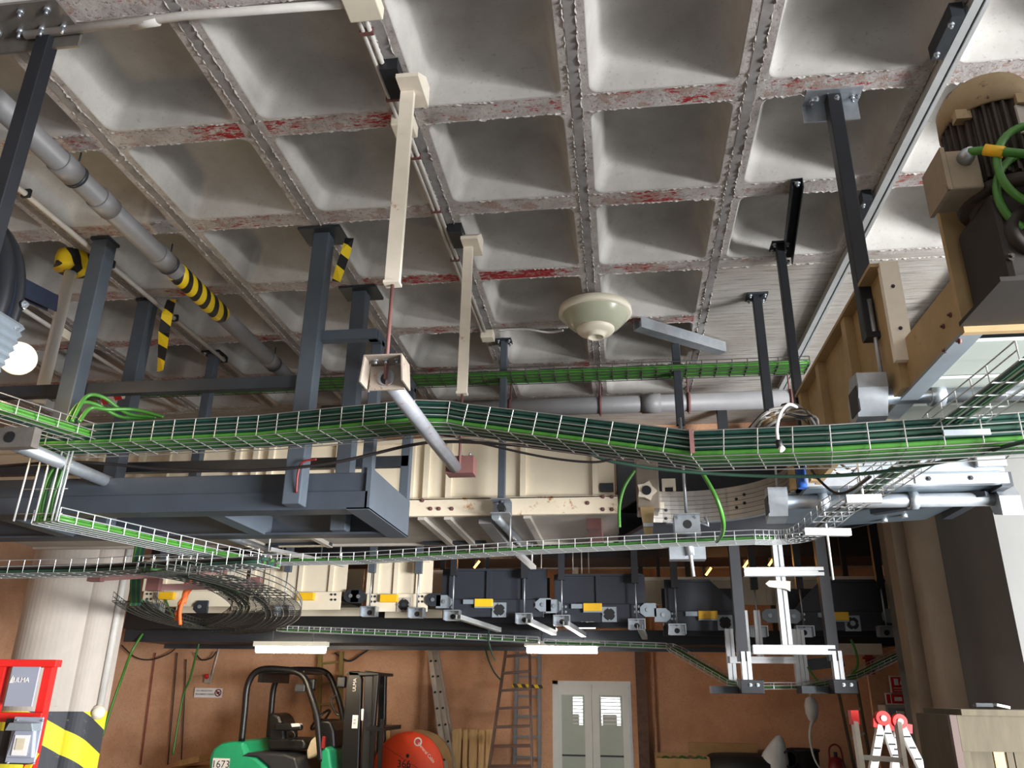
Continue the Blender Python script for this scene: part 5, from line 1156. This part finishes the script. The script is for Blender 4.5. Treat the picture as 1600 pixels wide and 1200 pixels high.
text(f_, 'General Cable', V((A(666, 1176, Y=11.59).x, 11.592, A(666, 1176, Y=11.59).z)), .056, (math.pi/2, .8, 0), M_label)
text(f_, '366', V((A(631, 1196, Y=11.59).x, 11.592, A(631, 1194, Y=11.59).z)), .13, (math.pi/2, 0, 0), M_ink)
q = A(637, 1181, Y=11.6); ob('bolt_hole', B().cyl(q, q+V((0, -.003, 0)), .024, 14), M_ink, f_)
p = A(607, 1165, Y=12.6); single('plywood_board', B().span((A(585, 1130, Y=12.6).x, 12.55, 0), (A(612, 1130, Y=12.6).x, 12.6, A(600, 1129, Y=12.6).z)), M_card, 'brown board leaning at the wall between forklift and orange reel', 'board')
# pallet leaning on the wall
t = thing('pallet', A(735, 1200, Y=12.5), 'wooden pallet stood upright against the wall behind the brown ladder', 'pallet')
zt_ = A(735, 1139, Y=12.5).z
for k, (a_, b_) in enumerate(((707, 721), (724, 731), (734, 746), (749, 757), (760, 769))):
    ob('deck_board', B().span((A(a_, 1150, Y=12.5).x, 12.48, .05), (A(b_, 1150, Y=12.5).x, 12.505, zt_-.01*(k % 2))), M_wood, t)
for z in (.1, zt_*.5, zt_-.14): ob('stringer', B().span((A(707, 1150, Y=12.5).x, 12.505, z), (A(769, 1150, Y=12.5).x, 12.62, z+.1)), M_wood, t)
def ladder(name, l0, l1, r0, r1, step, m, label, rw=(.03, .07), rung=None, n=None, flat=False, rm_=None):
    t = thing(name, (l0+r0)/2, label, 'ladder')
    for a, b_ in ((l0, l1), (r0, r1)): ob('rail', B().bar(a, b_, rw[0], rw[1], (0, 1, 0)), m, t)
    ln = (l1-l0).length; k = int(ln/step)
    for i in range(1, k+1):
        f = i*step/ln
        if f > .985: break
        a, b_ = l0.lerp(l1, f), r0.lerp(r1, f)
        ob('tread' if flat else 'rung', B().bar(a, b_, .1 if flat else .03, .035 if flat else .03, (0, 0, 1) if flat else (0, 1, 0)), rm_ or m, t)
    return t
def leanpts(pxt, pyt, pxb, pyb, Yt_, Yb_, zb=0.02):
    a = A(pxt, pyt, Y=Yt_); b_ = A(pxb, pyb, Y=Yb_); d_ = b_-a; return a+d_*((zb-a.z)/d_.z), a
l0, l1 = leanpts(793, 1000, 764, 1200, 11.9, 11.1); r0, r1 = leanpts(827, 996, 831, 1200, 11.9, 11.1)
ladder('step_ladder', l0, l1, r0, r1, .2525, M_brown, 'tall dark brown step ladder with flat treads beside the white door', (.03, .075), flat=True)
l0, l1 = leanpts(671, 1010, 696, 1200, 12.75, 12.2); r0, r1 = leanpts(678, 1010, 707, 1200, 12.9, 12.35)
t = thing('extension_ladder', l0, 'folded aluminium extension ladder leaning beside the orange reel', 'ladder')
for k, (a, b_) in enumerate(((l0, l1), (r0, r1))): 
    ob('rail', B().bar(a, b_, .07, .06, (0, 1, 0)), M_lad, t)
    for q in range(1, 12):
        c = a.lerp(b_, q/12)+V((0, -.035, 0)); ob('rung_end', B().cyl(c, c+V((0, .03, 0)), .02, 10), M_ink, t)
c0, c1 = leanpts(682, 1012, 714, 1200, 12.95, 12.7); ob('rail', B().bar(c0, c1, .05, .06, (0, 1, 0)), M_lad, t)
for q in range(1, 12): ob('rung', B().cyl(r0.lerp(r1, q/12), c0.lerp(c1, q/12), .014, 8), M_lad, t)
l0, l1 = leanpts(808, 1018, 804, 1200, 12.92, 12.92); r0, r1 = leanpts(843, 1018, 843, 1200, 12.92, 12.92)
ladder('wall_ladder', l0, l1, r0, r1, .28, paint('grey_ladder_paint', L(112, 118, 126), .15, .5), 'grey fixed wall ladder behind the brown step ladder', (.05, .05))
a, b_ = A(800, 1071, Y=12.87), A(848, 1073, Y=12.87); single('hazard_bar', B().bar(a, b_, .03, .05), stripes('hazard_bar_paint', M_hazY, M_hazK, (1, 0, .6), 8), 'short yellow and black striped bar across the grey wall ladder', 'bar')
l0, l1 = leanpts(501, 1022, 496, 1200, 12.9, 12.9); r0, r1 = leanpts(534, 1018, 530, 1200, 12.9, 12.9)
ladder('wall_ladder', l0, l1, r0, r1, .3, M_olive, 'olive yellow ladder on the wall behind the forklift mast', (.06, .05))
l0, l1 = leanpts(1310, 1080, 1335, 1200, 12.6, 12.4); r0, r1 = leanpts(1338, 1066, 1362, 1200, 12.6, 12.4)
ladder('wooden_ladder', l0, l1, r0, r1, .3, M_oldwood, 'weathered ladder leaning at the wall left of the red pipe', (.03, .06), rm_=M_lad)
# white folding ladders with red hinges
YL = 6.2
l0, l1 = leanpts(1335, 1127, 1346, 1200, YL, YL-.25); r0, r1 = leanpts(1403, 1132, 1413, 1200, YL, YL-.25)
t = ladder('folding_ladder', l0, l1, r0, r1, .28, M_lad, 'aluminium folding ladder with red end caps in front of the right column', (.03, .06))
ob('end_cap', B().bar(l1-V((0, 0, .02)), l1+V((0, 0, .07)), .05, .08, (0, 1, 0)), M_red, t)
t = thing('folding_ladder', A(1390, 1195, Y=6.6), 'white hinged ladder opened as a tall inverted V with red joints', 'ladder')
for (h, b1, b2) in (((1378, 1122), (1364, 1200), (1402, 1190)), ((1404, 1127), (1398, 1200), (1438, 1196))):
    H = A(*h, Y=6.6)
    q = ob('hinge', B().cyl(H+V((0, -.04, 0)), H+V((0, .04, 0)), .05, 18), M_red, t); ob('hinge_pin', B().cyl(H+V((0, -.05, 0)), H+V((0, .05, 0)), .02, 12), M_label, q)
    ob('hinge_arm', B().bar(H+V((-.07, 0, -.03)), H+V((.08, 0, -.05)), .05, .06), M_red, t)
    for e in (b1, b2):
        E_ = A(*e, Y=6.6); d_ = E_-H; g = H+d_*((0.02-H.z)/d_.z); s_ = H+d_*.1
        r_ = ob('rail', B().bar(s_, g, .05, .06, (0, 1, 0)), M_ladw, t)
        for f in (.25, .5, .75): c = s_.lerp(s_+d_, f); ob('rung_slot', B().box(c+V((0, -.031, 0)), (.045, .004, .012)), M_ink, r_)
# ================================================================ WALL FITTINGS
p = A(325, 1082, Y=12.97)
t = thing('wall_sign', p, 'white prohibition sign with two lines of text and a red ring, left of the forklift', 'sign')
b = ob('sign_plate', B().span((A(304, 1082, Y=12.97).x, 12.965, A(325, 1090, Y=12.97).z), (A(347, 1082, Y=12.97).x, 12.985, A(325, 1075, Y=12.97).z)), M_label, t)
text(b, 'USO OBLIGATORIO', V((A(306.5, 1080, Y=12.97).x, 12.963, A(315, 1079.3, Y=12.97).z)), .032, RX, M_ink, align='LEFT')
text(b, 'PROHIBIDO FUMAR', V((A(305.5, 1085, Y=12.97).x, 12.963, A(315, 1084.8, Y=12.97).z)), .036, RX, M_ink, align='LEFT')
q = A(341, 1082.5, Y=12.97); q.y = 12.962; rg = ob('prohibition_ring', B().ring(q, (0, 1, 0), .042, .056, .006, 28), M_redd, t); ob('prohibition_bar', B().bar(q+V((-.035, -.002, .035)), q+V((.035, -.002, -.035)), .008, .016), M_redd, rg)
ob('pictogram', B().box(q+V((0, .0, 0)), (.05, .004, .03)), M_ink, rg)
p = A(324, 1057, Y=12.95)
t = thing('push_button', p, 'red mushroom push button in a grey box with a conduit above the prohibition sign', 'switch')
ob('button_box', B().box(p+V((0, .02, -.03)), (.09, .06, .13)), M_under, t, bevel=.008); ob('button', B().lathe([(0, .04), (.03, .035), (.04, .015), (.03, 0)], p+V((0, -.01, .0)), (0, -1, 0), 20), M_red, t)
ob('conduit', B().cyl(A(328, 1068, Y=12.98), V((A(328, 1068, Y=12.98).x+.08, 12.98, A(338, 1008, Y=12.98).z)), .014, 8), M_conduit, t)
# hanging cables at the left and centre
cable('hanging_cable', [A(223, 990, Y=10.19), A(205, 1020, Y=10.1), A(190, 1060, Y=10.2), A(174, 1105, Y=10.2), A(160, 1150, Y=10.2)], .016, M_green, 'bright green cable hanging down beside the left column')
cable('hanging_cable', [A(315, 992, Y=11), A(307, 1020, Y=11), A(297, 1060, Y=11.2), A(285, 1092, Y=11.3), A(270, 1180, Y=11.3)], .014, M_green2, 'green cable hanging past the prohibition sign')
cable('hanging_cable', [A(190, 1008, Y=12.9), A(210, 1026, Y=12.9), A(235, 1031, Y=12.9), A(262, 1022, Y=12.9), A(275, 1012, Y=12.9)], .01, M_blackc, 'black cable drooping on the wall right of the left column')
cable('hanging_cable', [A(305, 1020, Y=12.9), A(315, 1031, Y=12.9), A(330, 1028, Y=12.9), A(338, 1018, Y=12.9)], .012, M_blackc, 'short black loop beside the push button conduit')
for k, (pa_, pb_, lab) in enumerate((((277, 1020), (262, 1195), 'left'), ((243, 1020), (220, 1195), 'far left'), ((291, 1030), (283, 1195), 'right'))):
    cable('wall_cable', [A(*pa_, Y=12.95), A((pa_[0]+pb_[0])/2+1, 1100, Y=12.95), A(*pb_, Y=12.95)], .009, M_redd if k == 1 else M_blackc, 'thin cable straight down the wall, '+lab+' of the three left of the sign')
cable('hanging_cable', [A(757, 1006, Y=11), A(763, 1030, Y=11.2), A(772, 1050, Y=11.4), A(782, 1062, Y=11.6)], .012, M_dgreen, 'dark cable curving down left of the brown step ladder')
cable('hanging_cable', [A(764, 985, Y=9.5), A(763, 1000, Y=9.6), A(768, 1020, Y=9.8), A(774, 1032, Y=10)], .01, M_dgreen, 'thin dark green cable drooping below the first black unit')
cable('hanging_cable', [A(523, 1020, Y=12.9), A(545, 1033, Y=12.9), A(565, 1022, Y=12.9), A(585, 1008, Y=12.9)], .014, M_blackc, 'black cable drooping on the wall above the forklift mast')
cable('hanging_cable', [A(1330, 1000, Y=8.6), A(1338, 1020, Y=8.5), A(1340, 1040, Y=8.4), A(1330, 1055, Y=8.3), A(1318, 1066, Y=8.2)], .012, M_green, 'green cable looping down right of the aluminium frame')
cable('hanging_cable', [A(1262, 1042, Y=8.1), A(1272, 1058, Y=8.1), A(1284, 1071, Y=8.0)], .01, M_green, 'short green cable slanting down inside the aluminium frame')
cable('hanging_cable', [A(255, 925, Y=8.965), A(262, 945, Y=8.94), A(272, 966, Y=8.8), A(284, 976, Y=8.7)], .011, M_green, 'green cable slanting down behind the orange strap')
cable('hanging_cable', [A(992, 735, Y=5.3), A(976, 760, Y=5.3), A(968, 790, Y=5.3), A(968, 824, Y=5.3)], .0125, M_green, 'green cable end hanging left of the drive head')
cable('hanging_cable', [A(1090, 728, Y=4.5), A(1107, 755, Y=4.5), A(1122, 785, Y=4.5), A(1130, 815, Y=4.6), A(1128, 835, Y=4.9), A(1120, 846, Y=5.3)], .0125, M_green, 'green cable dropping from the large tray to the bright tray in front of the curve')
cable('span_cable', [A(920, 708, Y=3.8), A(960, 722, Y=3.8), A(1060, 736, Y=3.8), A(1200, 744, Y=3.75), A(1340, 741, Y=3.6), A(1480, 720, Y=3.35), A(1600, 690, Y=2.9), A(1660, 676, Y=2.8)], .0085, M_dgreen, 'long dark green cable sagging under the large tray at the right')
cable('span_cable', [A(-20, 730, Y=3.95), A(120, 722, Y=3.95), A(260, 733, Y=3.93), A(400, 735, Y=3.93), A(520, 723, Y=3.9), A(640, 696, Y=3.9), A(700, 690, Y=3.9), A(800, 695, Y=3.9), A(860, 702, Y=3.85), A(935, 712, Y=3.8), A(975, 716, Y=3.8)], .0085, M_blackc, 'long black cable strung under the large tray at the left')
cable('span_cable', [A(640, 668, Y=3.75), A(740, 690, Y=3.75), A(850, 714, Y=3.75), A(930, 722, Y=3.72), A(968, 712, Y=3.7)], .006, M_blackc, 'thin black cable looping under the sloping part of the large tray')
# bundle of grey cables lying on the big tray
t_c = A(1235, 668, Y=3.2); rnd = random.Random(5)
for k in range(22):
    a, b_, c, d_ = rnd.uniform(-1, 1), rnd.uniform(-1, 1), rnd.uniform(-1, 1), rnd.uniform(-1, 1)
    p0_ = A(1178+a*8, 672+b_*3, Y=3.25); p1_ = A(1205+c*9, 650+a*9, Y=3.2); p2_ = A(1240+b_*14, 642+d_*11, Y=3.25); p3_ = A(1268+c*6, 656+a*8, Y=3.3); p4_ = A(1274+d_*4, 672+c*4, Y=3.32)
    cable('cable_bundle', [p0_, p1_, p2_, p3_, p4_], .0062, [M_brownc, M_greyc, M_greyc, M_brownc, M_blackc][k % 5], 'loose '+['brown', 'grey', 'grey', 'brown', 'black'][k % 5]+' cable in the tangle lying on the large tray', 'tangle of loose cables on the large tray', 5, 6)
t = thing('patch_cable', A(1218, 660, Y=3.0), 'white cable with a white plug dangling over the large tray', 'cable')
pts = [A(1245, 636, Y=3.15), A(1232, 632, Y=3.05), A(1220, 645, Y=3.0), A(1214, 668, Y=2.97), A(1216, 690, Y=2.97)]
ob('sheath', B().tube(catmull(pts, 6), .006, 8), M_ladw, t); ob('plug', B().cyl(A(1216, 688, Y=2.97), A(1219, 700, Y=2.97), .012, 10), M_rubber, t); ob('plug_tip', B().cyl(A(1219, 699, Y=2.97), A(1223, 703, Y=2.965), .012, 10), M_ladw, t)
for k, (m, dz, lab) in enumerate(((M_ladw, 0, 'white'), (M_blackc, 5, 'black'), (M_blackc, -3, 'thin dark'))):
    cable('loop_cable', [A(1272+k*18, 721, Y=4.2), A(1296+k*14, 735+dz, Y=4.2), A(1320+k*8, 737+dz, Y=4.2), A(1342, 727, Y=4.2)], .006, m, lab+' cable looping above the lower galvanised conveyor')
cable('loop_cable', [A(1268, 735, Y=4.3), A(1282, 752, Y=4.2), A(1305, 770, Y=4.1), A(1330, 766, Y=4.0), A(1360, 745, Y=3.8)], .007, M_blackc, 'black cable drooping from the blue cylinder to the bright tray')
# red riser pipe and fire signs, right
t = thing('riser_pipe', A(1365, 1190, Y=12.8), 'dark red riser pipe on the wall left of the right column', 'pipe')
a = A(1358, 1030, Y=12.8); ob('pipe', B().cyl((a.x, 12.8, 0), (a.x, 12.8, a.z+.35), .055, 16), M_redd, t)
ob('top_flange', B().cyl((a.x, 12.8, a.z), (a.x, 12.8, a.z+.03), .09, 16), M_redd, t)
p = A(1335, 1019, Y=10.2); single('timber_batten', B().span((A(1305, 1018, Y=10.2).x, 10.1, p.z-.03), (A(1375, 1018, Y=10.2).x, 10.199, A(800, 1006, Y=10.2).z+.02)), M_cream, 'pale batten under the far dark conveyor, right end', 'batten')
YS = 9.2
def sign(px0, py0, px1, py1, label, kind_):
    a, b_ = A(px0, py1, Y=YS), A(px1, py0, Y=YS); t = thing('fire_sign', a, label, 'sign')
    o = ob('sign_plate', B().span((a.x, YS, a.z), (b_.x, YS+.012, b_.z)), M_label, t); g = .012
    i_ = ob('sign_face', B().span((a.x+g, YS-.003, a.z+g), (b_.x-g, YS, b_.z-g)), M_signred, o)
    cx, cz, w_, h_ = (a.x+b_.x)/2, (a.z+b_.z)/2, b_.x-a.x, b_.z-a.z
    if kind_: 
        ob('sign_hose_symbol', B().span((cx-w_*.24, YS-.006, cz-h_*.02), (cx+w_*.02, YS-.003, cz+h_*.34)), M_label, i_)
        ob('sign_flame_symbol', B().add([(cx+w_*.1, YS-.006, cz), (cx+w_*.3, YS-.006, cz), (cx+w_*.26, YS-.006, cz+h_*.3), (cx+w_*.14, YS-.006, cz+h_*.2)], [(0, 1, 2, 3)]), M_label, i_)
        for k in range(2): ob('sign_line', B().span((cx-w_*.32, YS-.006, cz-h_*(.2+.13*k)), (cx+w_*.3, YS-.003, cz-h_*(.17+.13*k))), M_label, i_)
    else:
        ob('sign_symbol', B().span((cx-w_*.08, YS-.006, cz-h_*.18), (cx+w_*.28, YS-.003, cz+h_*.16)), M_label, i_); ob('sign_line', B().span((cx-w_*.26, YS-.006, cz-h_*.4), (cx-w_*.22, YS-.003, cz+h_*.4)), M_label, i_)
sign(1393, 1056, 1414, 1084, 'red fire-equipment sign with pictograms beside the right column, upper one', 1)
sign(1385, 1083, 1415, 1101, 'red fire-hose sign on the cabinet beside the right column, lower one', 0)
a, b_ = A(1391, 1165, Y=YS+.05), A(1424, 1102, Y=YS+.05)
t = thing('hose_cabinet', a, 'grey cabinet below the fire signs beside the right column', 'cabinet')
ob('body', B().span((a.x, YS+.04, a.z), (b_.x, YS+.3, b_.z)), M_under, t, bevel=.006); ob('door_panel', B().span((a.x+.02, YS+.03, a.z+.03), (b_.x-.02, YS+.04, b_.z-.03)), M_galvsheet, t)
ob('cabinet_back_panel', B().span((a.x-.05, YS+.3, 0), (b_.x+.05, YS+.36, A(1400, 1056, Y=YS).z+.02)), M_pink, t)
ob('padlock', B().box(A(1407, 1116, Y=YS), (.07, .03, .06)), M_label, t); ob('warning_sticker', B().add([(A(px, py, Y=YS).x, YS+.026, A(px, py, Y=YS).z) for px, py in ((1415, 1112), (1423, 1122), (1419, 1130), (1423, 1136), (1421, 1128))], [(0, 1, 2, 3, 4)]), M_yellow, t)
# film roll, bags, box, bin and extinguisher along the foot of the wall
p = A(1268, 1108, Y=11.5)
t = thing('film_tail', p, 'twist of clear plastic film hanging below the aluminium frame', 'film')
ob('film_knot', B().lathe([(.0, .16), (.06, .13), (.085, .05), (.08, -.05), (.05, -.13), (.01, -.16)], p, n=10), M_film, t)
ob('film_ribbon', B().tube(catmull([p+V((-.01, 0, -.14)), p+V((-.06, -.02, -.3)), p+V((-.05, 0, -.5)), p+V((.0, .02, -.65)), p+V((.09, 0, -.76))], 6), [.022-.0006*k for k in range(25)], 6), M_film, t)
ob('tie_string', B().cyl(p+V((-.01, 0, .15)), V((p.x-.02, p.y, 2.6)), .004, 6), M_film, t)
p = A(1065, 1196, Y=12.3); zt_ = A(1065, 1183, Y=12.3).z
t = thing('cardboard_box', (p.x, 12.3, 0), 'open cardboard box of green offcuts at the wall foot, right of the stanchion', 'box')
ob('box_side', B().span((A(1024, 1184, Y=12.3).x, 12.0, 0), (A(1106, 1184, Y=12.3).x, 12.02, zt_)), M_card, t); ob('box_back', B().span((A(1024, 1184, Y=12.3).x, 12.5, 0), (A(1106, 1184, Y=12.3).x, 12.52, zt_+.04)), M_card, t)
ob('box_left', B().span((A(1024, 1184, Y=12.3).x, 12.02, 0), (A(1024, 1184, Y=12.3).x+.02, 12.5, zt_+.02)), M_card, t); ob('box_right', B().span((A(1106, 1184, Y=12.3).x-.02, 12.02, 0), (A(1106, 1184, Y=12.3).x, 12.5, zt_+.02)), M_card, t)
for k in range(5): q = A(1040+k*13, 1190, Y=12.2); single('cable_offcut', B().tube(catmull([q+V((-.08, 0, .0)), q+V((0, .05, .06)), q+V((.1, .02, .02))], 5), .016, 8), [M_green2, M_brownc][k % 2], ['green', 'brown'][k % 2]+' cable offcut lying in the open cardboard box', 'offcut', 'offcuts in the cardboard box')
p = A(1165, 1190, Y=12.2); zt_ = A(1165, 1180, Y=12.2).z
t = thing('black_crate', (p.x, 12.2, 0), 'black covered heap between the cardboard box and the bin', 'crate')
b = B(); b.lathe([(.62, 0), (.62, zt_-.25), (.58, zt_-.08), (.45, zt_), (0, zt_+.02)], (p.x, 12.35, 0), n=28); ob('cover', b, M_rubber, t)
p = A(1130, 1170, Y=12.7); single('cardboard_sheet', B().box((p.x, 12.8, p.z-.55), (.95, .03, 1.25), Matrix.Rotation(.06, 3, 'X')), M_card, 'flattened brown cardboard leaning behind the black heap', 'cardboard')
p = A(1212, 1180, Y=12.0); single('plastic_bag', B().lathe([(.0, .28), (.05, .25), (.1, .16), (.17, .0), (.2, -.2), (.16, -.36), (0, -.4)], p+V((0, 0, -.02)), (.3, 0, 1), 14), M_film, 'crumpled clear plastic bag on the black heap', 'bag')
p = A(1254, 1172, Y=12.2); t = thing('waste_bin', (p.x, 12.2, 0), 'black waste bin at the wall beside the plastic bag', 'bin')
ob('bin_body', B().lathe([(.16, 0), (.2, p.z), (.21, p.z+.01), (.19, p.z+.02), (.0, p.z-.05)], (p.x, 12.2, 0), n=24), M_rubber, t); ob('bin_rim', B().ring((p.x, 12.2, p.z), (0, 0, 1), .195, .22, .03, 24), M_rubber, t)
q = A(1234, 1186, Y=11.9); single('hose_loop', B().ring(q, (0, 1, 0), .085, .11, .03, 24), M_rubber, 'black hose loop in front of the waste bin', 'hose')
p = A(1306, 1183, Y=12.0); t = thing('fire_extinguisher', (p.x, 12.0, 0), 'dark red fire extinguisher at the wall right of the waste bin', 'extinguisher')
ob('cylinder', B().lathe([(0, 0), (.1, 0), (.11, .03), (.11, p.z-.12), (.09, p.z-.03), (.04, p.z), (0, p.z)], (p.x, 12.0, .6*0), n=24), M_redd, t); ob('valve', B().cyl((p.x, 12, p.z-.01), (p.x, 12, p.z+.06), .025, 12), M_blackst, t)
ob('carry_handle', B().tube(catmull([(p.x-.08, 12, p.z-.04), (p.x-.07, 12, p.z+.1), (p.x, 12, p.z+.15), (p.x+.07, 12, p.z+.1), (p.x+.09, 12, p.z-.1)], 6), .012, 8), M_redd, t)
# ================================================================ LEFT FOREGROUND: RED CONTROL STAND
YC = 4.0
pf = lambda px, py, Y=YC: A(px, py, Y=Y)
t = thing('control_stand', pf(60, 1195), 'red steel control stand with grey panels in front of the striped column', 'stand')
a, b_ = pf(-70, 1030), pf(91, 1042); b_.z = a.z = (a.z+b_.z)/2
ob('top_bar', B().bar(a, b_, .05, .035, (0, 0, 1)), M_red, t, bevel=.003); 
ob('top_bar_rear', B().bar(a+V((0, .12, 0)), b_+V((-.1, .12, 0)), .03, .035), M_red, t)
for px, py in ((75, 1043), (2, 1040)):
    q = pf(px, py); ob('post', B().span((q.x-.022, YC-.0, 0.0), (q.x+.022, YC+.045, q.z)), M_red, t)
q = pf(66, 1121); zz = q.z; ob('middle_bar', B().bar((pf(-70, 1121).x, YC-.03, zz), (pf(74, 1121).x, YC-.03, zz), .04, .045), M_red, t, bevel=.003)
a, b_ = pf(24, 1041, YC+.03), pf(64, 1104, YC+.03); pn = ob('upper_panel', B().span((pf(22, 1075, YC+.03).x, YC-.014, b_.z), (pf(64, 1075, YC+.03).x, YC-.004, a.z)), M_seal, t)
lg = pf(43, 1063, YC+.05); text(pn, 'ULMA', (lg.x+.014, YC-.016, lg.z), .034, RX, M_label); ob('logo_mark', B().add([(lg.x-.05, YC-.0155, lg.z-.014), (lg.x-.026, YC-.0155, lg.z-.014), (lg.x-.03, YC-.0155, lg.z+.008), (lg.x-.036, YC-.0155, lg.z+.024), (lg.x-.043, YC-.0155, lg.z+.008)], [(0, 1, 2, 3, 4)]), M_label, pn)
ob('cable_clip', B().box((pf(66, 1060).x, YC+.05, pf(66, 1060).z), (.012, .03, .1)), M_label, t)
lb = ob('lower_box', B().span((pf(14, 1190).x, YC-.085, pf(40, 1192).z), (pf(62, 1190).x, YC-.03, pf(40, 1122).z)), M_rubber, t)
f_ = ob('face_plate', B().span((pf(17, 1150, YC-.09).x, YC-.095, pf(40, 1190).z), (pf(63, 1150, YC-.09).x, YC-.085, pf(40, 1119).z)), M_seal, lb, bevel=.004)
cxp, czp = pf(40, 1152, YC-.1).x, pf(40, 1157, YC-.1).z
ob('socket_body', B().prof([(-.07, -.075), (.07, -.075), (.05, .055), (-.05, .055)], (cxp, YC-.095, czp), (cxp, YC-.12, czp)), M_seal, f_, bevel=.006)
ob('socket_hood', B().prof([(-.075, 0), (.075, 0), (.06, .035), (-.06, .035)], (cxp-.0, YC-.095, czp+.045), (cxp, YC-.16, czp+.045)), M_galvsheet, f_, bevel=.004)
ob('socket_glass', B().box((cxp-.0, YC-.122, czp-.02), (.075, .006, .09)), M_label, f_); ob('socket_amber', B().box((cxp-.0, YC-.126, czp-.015), (.045, .004, .05)), M_sack, f_)
for dx in (-.068, .068):
    for dz in (-.1, .09): bolt(f_, (cxp+dx, YC-.095, czp+dz), (0, -1, 0), .006, .004)
q = pf(44, 1198, YC-.04); single('hazard_tape', B().box(q, (.03, .01, .14), Matrix.Rotation(.4, 3, 'Y')), M_yellow, 'scrap of yellow tape under the grey socket box of the red stand', 'tape')
# conduit down the left column with a round cap
p0 = A(166, 1106, Y=7.72); p0.x = COL_EDGE+.03
t = thing('conduit', p0, 'grey conduit down the right edge of the left column ending in a round cap', 'conduit')
ob('tube', B().tube([(p0.x+.0, 7.72, p0.z), (p0.x+.0, 7.72, 3.6)], .032, 12), M_conduit, t)
ob('round_cap', B().lathe([(0, .09), (.035, .09), (.04, .06), (.06, .055), (.065, .02), (.06, 0)], (p0.x-.0, 7.72, p0.z-.04), (.25, -1, 0), 24), M_ivory, t)
# wooden crate at the lower right corner
a, b_ = A(1482, 1107, Y=5.3), A(1690, 1112, Y=5.3)
t = thing('slatted_crate', (a.x+.4, 5.2, 0), 'tall weathered wooden crate with slatted front in the lower right corner', 'crate')
ob('lid', B().span((a.x-.06, 4.95, a.z-.03), (b_.x, 5.55, a.z)), M_oldwood, t); zt_ = a.z-.03
xx = A(1488, 1150, Y=5.0).x
ob('corner_stile', B().span((xx, 4.99, 0), (xx+.035, 5.03, zt_)), M_brown, t)
ob('top_board', B().span((xx+.04, 5.0, zt_-.18), (b_.x, 5.02, zt_)), M_oldwood, t)
for k, (p_, q_, m, lab) in enumerate(((1498, 1516, M_oldwood, ''), (1552, 1568, M_wood, ''), (1572, 1582, M_oldwood, ''), (1584, 1597, M_oldwood, ''), (1604, 1622, M_oldwood, ''))):
    ob('slat', B().span((A(p_, 1180, Y=5.03).x, 5.02, 0), (A(q_, 1180, Y=5.03).x, 5.04, zt_-.17)), m, t)
ob('side_panel', B().span((xx+.0, 5.03, 0), (xx+.03, 5.54, zt_)), M_oldwood, t); ob('back_panel', B().span((xx+.03, 5.5, 0), (b_.x, 5.54, zt_)), M_oldwood, t)
q = A(1566, 1107, Y=5.25); single('paper_scrap', B().box(q+V((0, 0, .012)), (.07, .05, .015), Matrix.Rotation(.2, 3, 'Y')), M_label, 'white paper scrap lying on the wooden crate', 'paper')
q = A(1536, 1106, Y=5.25); single('metal_bracket', B().box(q+V((0, 0, .015)), (.09, .06, .02)), M_dark, 'small dark bracket lying on the wooden crate', 'bracket')
# timber offcuts behind the forklift
p = A(305, 1188, Y=12.4); single('timber_stack', B().span((p.x-.3, 12.1, 0), (p.x+.35, 12.8, p.z-.09)), M_card, 'low brown stack below the pale timber offcut, left of the forklift', 'stack'); single('timber_offcut', B().box((p.x, 12.4, p.z), (.32, .4, .08), Matrix.Rotation(-.2, 3, 'Y')), M_wood, 'pale timber offcut stacked at the wall left of the forklift', 'timber')
# cream trough line glimpsed behind the black units
x0_, x1_ = A(985, 930, Y=10.0).x, A(1420, 930, Y=10.0).x
t = thing('rear_trough', (x0_, 10.0, 2.8), 'cream trough conveyor glimpsed through the gaps behind the black units', 'conveyor')
z1_, z0_ = A(1200, 903, Y=10.0).z, A(1200, 945, Y=10.0).z
ob('side_wall', B().span((x0_, 10.0, z0_), (x1_, 10.05, z1_)), M_trough, t); ob('top_lip', B().span((x0_, 9.96, z1_-.03), (x1_, 10.06, z1_+.01)), M_cream, t)
for px in (1030, 1400): xx = A(px, 920, Y=10.05).x; ob('hanger', B().span((xx-.02, 10.06, z0_), (xx+.02, 10.1, ZC)), M_blackst, t)
for px in (1010, 1030, 1200, 1222, 1290, 1340, 1400): xx = A(px, 920, Y=10.0).x; ob('stiffener', B().span((xx-.03, 9.97, z0_), (xx+.03, 10.0, z1_-.03)), M_trough, t)
for k, (py, lab) in enumerate(((887, 'upper'), (862, 'topmost'))):
    a, b_ = A(830, py, Y=11.9), A(1405, py, Y=11.9); single('wall_rail', B().bar(a, V((b_.x, b_.y, a.z)), .05, .05), [M_under, M_dark][k], ['pale', 'dark'][k]+' horizontal rail high on the wall behind the black units', 'rail')
# bracket and tube end at the far left, below the branch tray
p = A(16, 683, Y=3.35)
t = thing('trapeze_tube', p, 'grey tube with a holed bracket under the branch tray at the left edge', 'tube')
o = ob('end_bracket', B().prof([(-.12, -.05), (.07, -.05), (.07, .05), (-.12, .05)], p+V((0, .05, 0)), p), M_bktd, t); ob('hole', B().cyl(p+V((0, -.004, 0)), p+V((0, .0, 0)), .028, 16), M_rubber, o)
ob('tube', B().tube([p+V((0, .06, -.02)), V((p.x+.0, 4.3, p.z-.02))], .035, 14), M_galv, t)
